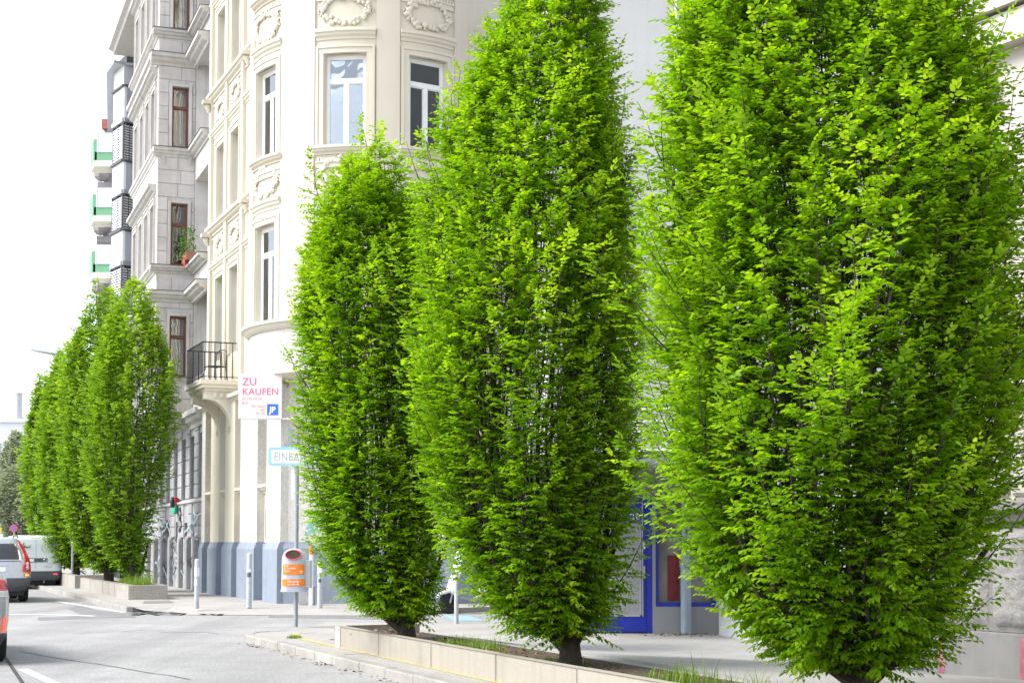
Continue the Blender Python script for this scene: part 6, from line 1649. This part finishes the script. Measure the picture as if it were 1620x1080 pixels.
# ------------------------------------------------------------------ parked scooter
MAT_SCOOT = mat('white_scooter_paint', (0.72, 0.72, 0.73), 0.25, 0.02, 3, 0.0, coat=0.6)
MAT_SGREY = mat('grey_scooter_plastic', (0.30, 0.30, 0.31), 0.4, 0.05, 5, 0.02, 60)
def scooter(label, M):
    t = thing('motor_scooter', label, 'scooter', M)       # y = forward
    tyre = MB(); tyre.lathe([(0.14, -0.05), (0.21, -0.055), (0.245, -0.02), (0.245, 0.02), (0.21, 0.055), (0.14, 0.05)], 22); tyre = tyre.mesh('tyre', MAT_TYRE, 40)
    rim = MB(); rim.lathe([(0.14, -0.045), (0.12, -0.02), (0.03, -0.03), (0.03, 0.03), (0.12, 0.02), (0.14, 0.045)], 18); rim = rim.mesh('rim', MAT_RIM, 40)
    for y in (0.66, -0.62):
        W = M @ T((0, y, 0.245)) @ RY(R(90)); w = obj('wheel', tyre, None, t, W); obj('rim', rim, None, w, W)
    def loft(rings, mt, name, n=14):
        m = MB(); vs = []
        for (y, z, w, h, e) in rings:
            for k in range(n):
                a = 2*math.pi*k/n; c, s = math.cos(a), math.sin(a)
                vs.append((w*math.copysign(abs(c)**0.75, c), y + e*s, z + h*math.copysign(abs(s)**0.75, s)))
        R_ = len(rings)
        m.add(vs, [(i*n+k, i*n+(k+1) % n, (i+1)*n+(k+1) % n, (i+1)*n+k) for i in range(R_-1) for k in range(n)] + [tuple(range(n))[::-1], tuple(range((R_-1)*n, R_*n))])
        return obj(name, m, mt, t, M, 50)
    loft([(0.95, 0.40, 0.03, 0.03, 0), (0.86, 0.47, 0.085, 0.05, 0), (0.66, 0.52, 0.10, 0.05, 0), (0.46, 0.45, 0.09, 0.05, 0)], MAT_SCOOT, 'front_fender')
    loft([(0.56, 0.42, 0.10, 0.02, 0.08), (0.60, 0.55, 0.19, 0.02, 0.07), (0.54, 0.75, 0.22, 0.02, 0.06), (0.46, 0.93, 0.17, 0.02, 0.06), (0.40, 1.04, 0.08, 0.02, 0.05)], MAT_SCOOT, 'leg_shield')
    loft([(0.44, 0.36, 0.13, 0.05, 0), (0.1, 0.30, 0.15, 0.05, 0), (-0.2, 0.32, 0.15, 0.07, 0)], MAT_SGREY, 'floorboard')
    loft([(-0.08, 0.45, 0.10, 0.14, 0), (-0.25, 0.56, 0.19, 0.18, 0), (-0.6, 0.62, 0.21, 0.17, 0), (-0.9, 0.66, 0.13, 0.12, 0), (-1.0, 0.67, 0.05, 0.05, 0)], MAT_SCOOT, 'rear_body')
    loft([(0.0, 0.76, 0.10, 0.04, 0), (-0.2, 0.79, 0.15, 0.05, 0), (-0.5, 0.81, 0.16, 0.05, 0), (-0.75, 0.84, 0.12, 0.05, 0)], MAT_TYRE, 'seat')
    loft([(0.52, 1.02, 0.08, 0.06, 0), (0.45, 1.06, 0.12, 0.09, 0), (0.34, 1.04, 0.08, 0.06, 0)], MAT_SCOOT, 'headset')
    m = MB(); m.lathe([(0.07, 0), (0.06, 0.025), (0, 0.035)], 16, T((0, 0.52, 1.03)) @ RX(R(-90))); obj('headlight', m, MAT_CLEAR, t, M, 50)
    m = MB(); m.tube([(-0.34, 0.36, 1.06), (-0.18, 0.42, 1.09), (0.18, 0.42, 1.09), (0.34, 0.36, 1.06)], 0.016, 8); obj('handlebar', m, MAT_TYRE, t, M)
    for s in (-1, 1):
        m = MB(); m.tube([(s*0.2, 0.42, 1.08), (s*0.26, 0.45, 1.26)], 0.008, 6); m.ball((s*0.27, 0.45, 1.3), 0.055, None, 10, 6, (1, 0.4, 0.8)); obj('mirror', m, MAT_SGREY, t, M, True)
        m = MB(); m.tube([(s*0.06, 0.50, 0.85), (s*0.07, 0.66, 0.245)], 0.022, 8); obj('fork_leg', m, MAT_SGREY, t, M)
        m = MB(); m.ball((s*0.17, 0.60, 0.62), 0.05, None, 8, 6, (1, 0.5, 0.6)); obj('indicator', m, MAT_CLEAR, t, M, True)
    m = MB(); vs = []
    for j in range(7):
        for i in range(9):
            x = -0.2 + 0.4*i/8; k = 1 - 0.25*j/6; vs.append((x*k, 0.52 - 0.09*j/6 - 0.06*(x/0.2)**2, 1.08 + 0.42*j/6))
    m.add(vs, [(j*9+i, j*9+i+1, j*9+i+10, j*9+i+9) for j in range(6) for i in range(8)]); obj('windscreen', m, MAT_FROST, t, M, True)
    m = MB(); m.box(-0.06, 0.06, -0.75, -0.45, 0.2, 0.42, bev=0.03); obj('engine', m, MAT_SGREY, t, M)
    return t
gs = G(703, 970.5)
scooter('white motor scooter parked before the cream house, half behind the middle hornbeam', T((gs.x + 0.68, gs.y + 0.35, 0)) @ RZ(R(118)))
# ------------------------------------------------------------------ the row of hornbeams on the far left and the trees at the street's end
def far_tree(label, px, axis, Y, rows, seed, n=22, lf=0.11, np_=150, mt=None):
    hornbeam('hornbeam_tree', label, 'hornbeams beyond the side street', (XD(px, Y), Y, 0.42), prof_px(rows, Y, axis, 0.42), n, seed, leaf=lf, step=0.12, mt=mt or MAT_LEAF_FAR,
             twig_draw=0, n_plume=np_, pstep=0.07, leafgap=0.05, trunk_r=0.14, spire=0.6)
far_tree('far hornbeam nearest the graffiti wall, rightmost of the left row', 214, 214, 42.5,
         [(900, 196, 222), (860, 165, 226), (820, 148, 236), (780, 138, 248), (740, 130, 262), (680, 126, 279), (620, 128, 278), (570, 140, 268), (530, 160, 252), (500, 175, 240), (470, 190, 215), (455, 200, 210)], 51, 26, np_=230)
far_tree('second far hornbeam of the left row, tallest pointed top', 172, 172, 46,
         [(905, 150, 180), (860, 118, 190), (800, 98, 200), (740, 90, 205), (680, 85, 205), (620, 88, 205), (560, 100, 200), (520, 122, 192), (490, 142, 180), (465, 158, 168)], 52, 26, np_=230)
far_tree('third far hornbeam of the left row, partly hidden behind two others', 120, 120, 53,
         [(900, 100, 140), (850, 80, 150), (790, 62, 160), (730, 55, 160), (670, 58, 158), (620, 66, 150), (580, 80, 135), (552, 95, 120)], 53, 20, 0.13, 180)
far_tree('fourth far hornbeam, leftmost and smallest of the left row', 84, 84, 60,
         [(890, 70, 100), (840, 48, 110), (780, 34, 116), (720, 32, 116), (670, 42, 108), (630, 54, 96), (605, 64, 84)], 54, 18, 0.14, 150)
MAT_LEAF_DULL = leafmat('dull_leaf', (0.19, 0.23, 0.16), (0.28, 0.33, 0.22), (0.38, 0.42, 0.3), (1.1, 1.1, 0.8))
hornbeam('spruce_tree', 'dull grey-green tree at the far end of the street', None, (XD(22, 110), 110, 0.0), prof_px([(850, 12, 40), (820, -10, 55), (780, -8, 50), (740, 2, 40), (710, 12, 32), (690, 20, 24)], 110, 22, 0.0), 26, 61,
         leaf=0.28, step=0.3, mt=MAT_LEAF_DULL, twig_draw=0, n_plume=120, pstep=0.2, leafgap=0.1, plen=2.2, tw=2.2, trunk_r=0.2, spire=0.8)
hornbeam('linden_tree', 'low dull green tree behind the traffic signal', None, (XD(30, 90), 90, 0.0), prof_px([(850, 10, 60), (820, -20, 70), (790, -15, 70), (765, 0, 60), (745, 20, 45)], 90, 30, 0.0), 26, 62,
         leaf=0.24, step=0.3, mt=MAT_LEAF_DULL, twig_draw=0, n_plume=90, pstep=0.2, leafgap=0.1, plen=2.0, tw=2.2, trunk_r=0.2, spire=0.5)
# ------------------------------------------------------------------ dry leaf litter
MAT_DRY = leafmat('dry_leaf', (0.10, 0.055, 0.03), (0.22, 0.12, 0.06), (0.36, 0.24, 0.12), (1, 1, 1), 0.1)
pts = [tuple(PL(rl.uniform(0, 12), rl.uniform(0.15, 1.25), SOIL - 0.02)) for _ in range(420)]
pts += [tuple(PL(1.0 + rl.normal(0, .25), 0.45 + rl.normal(0, .15), SOIL + rl.uniform(-0.01, 0.05))) for _ in range(90)]
pts += [tuple(PL(4.9 + rl.normal(0, .3), 0.4 + rl.normal(0, .15), SOIL + rl.uniform(-0.01, 0.05))) for _ in range(90)]
litter('dry brown leaves lying on the soil of the long planter', pts, 1)
pts = [(2.75 + rl.normal(0, .35), 24.35 + rl.normal(0, .2), 0.137) for _ in range(90)] + [(rl.uniform(0.5, 3.4), rl.uniform(20, 24.5), 0.16 + 0.0) for _ in range(0)]
litter('dry leaves gathered at the foot of the shop downpipe', pts, 2)
pts = [tuple(K(rl.uniform(-6, 8), abs(rl.normal(-0.06, .08))*-1 - 0.01) + Vector((0, 0, 0.008))) for _ in range(160)]
litter('small dry leaves lying in the gutter below the kerb', pts, 3)
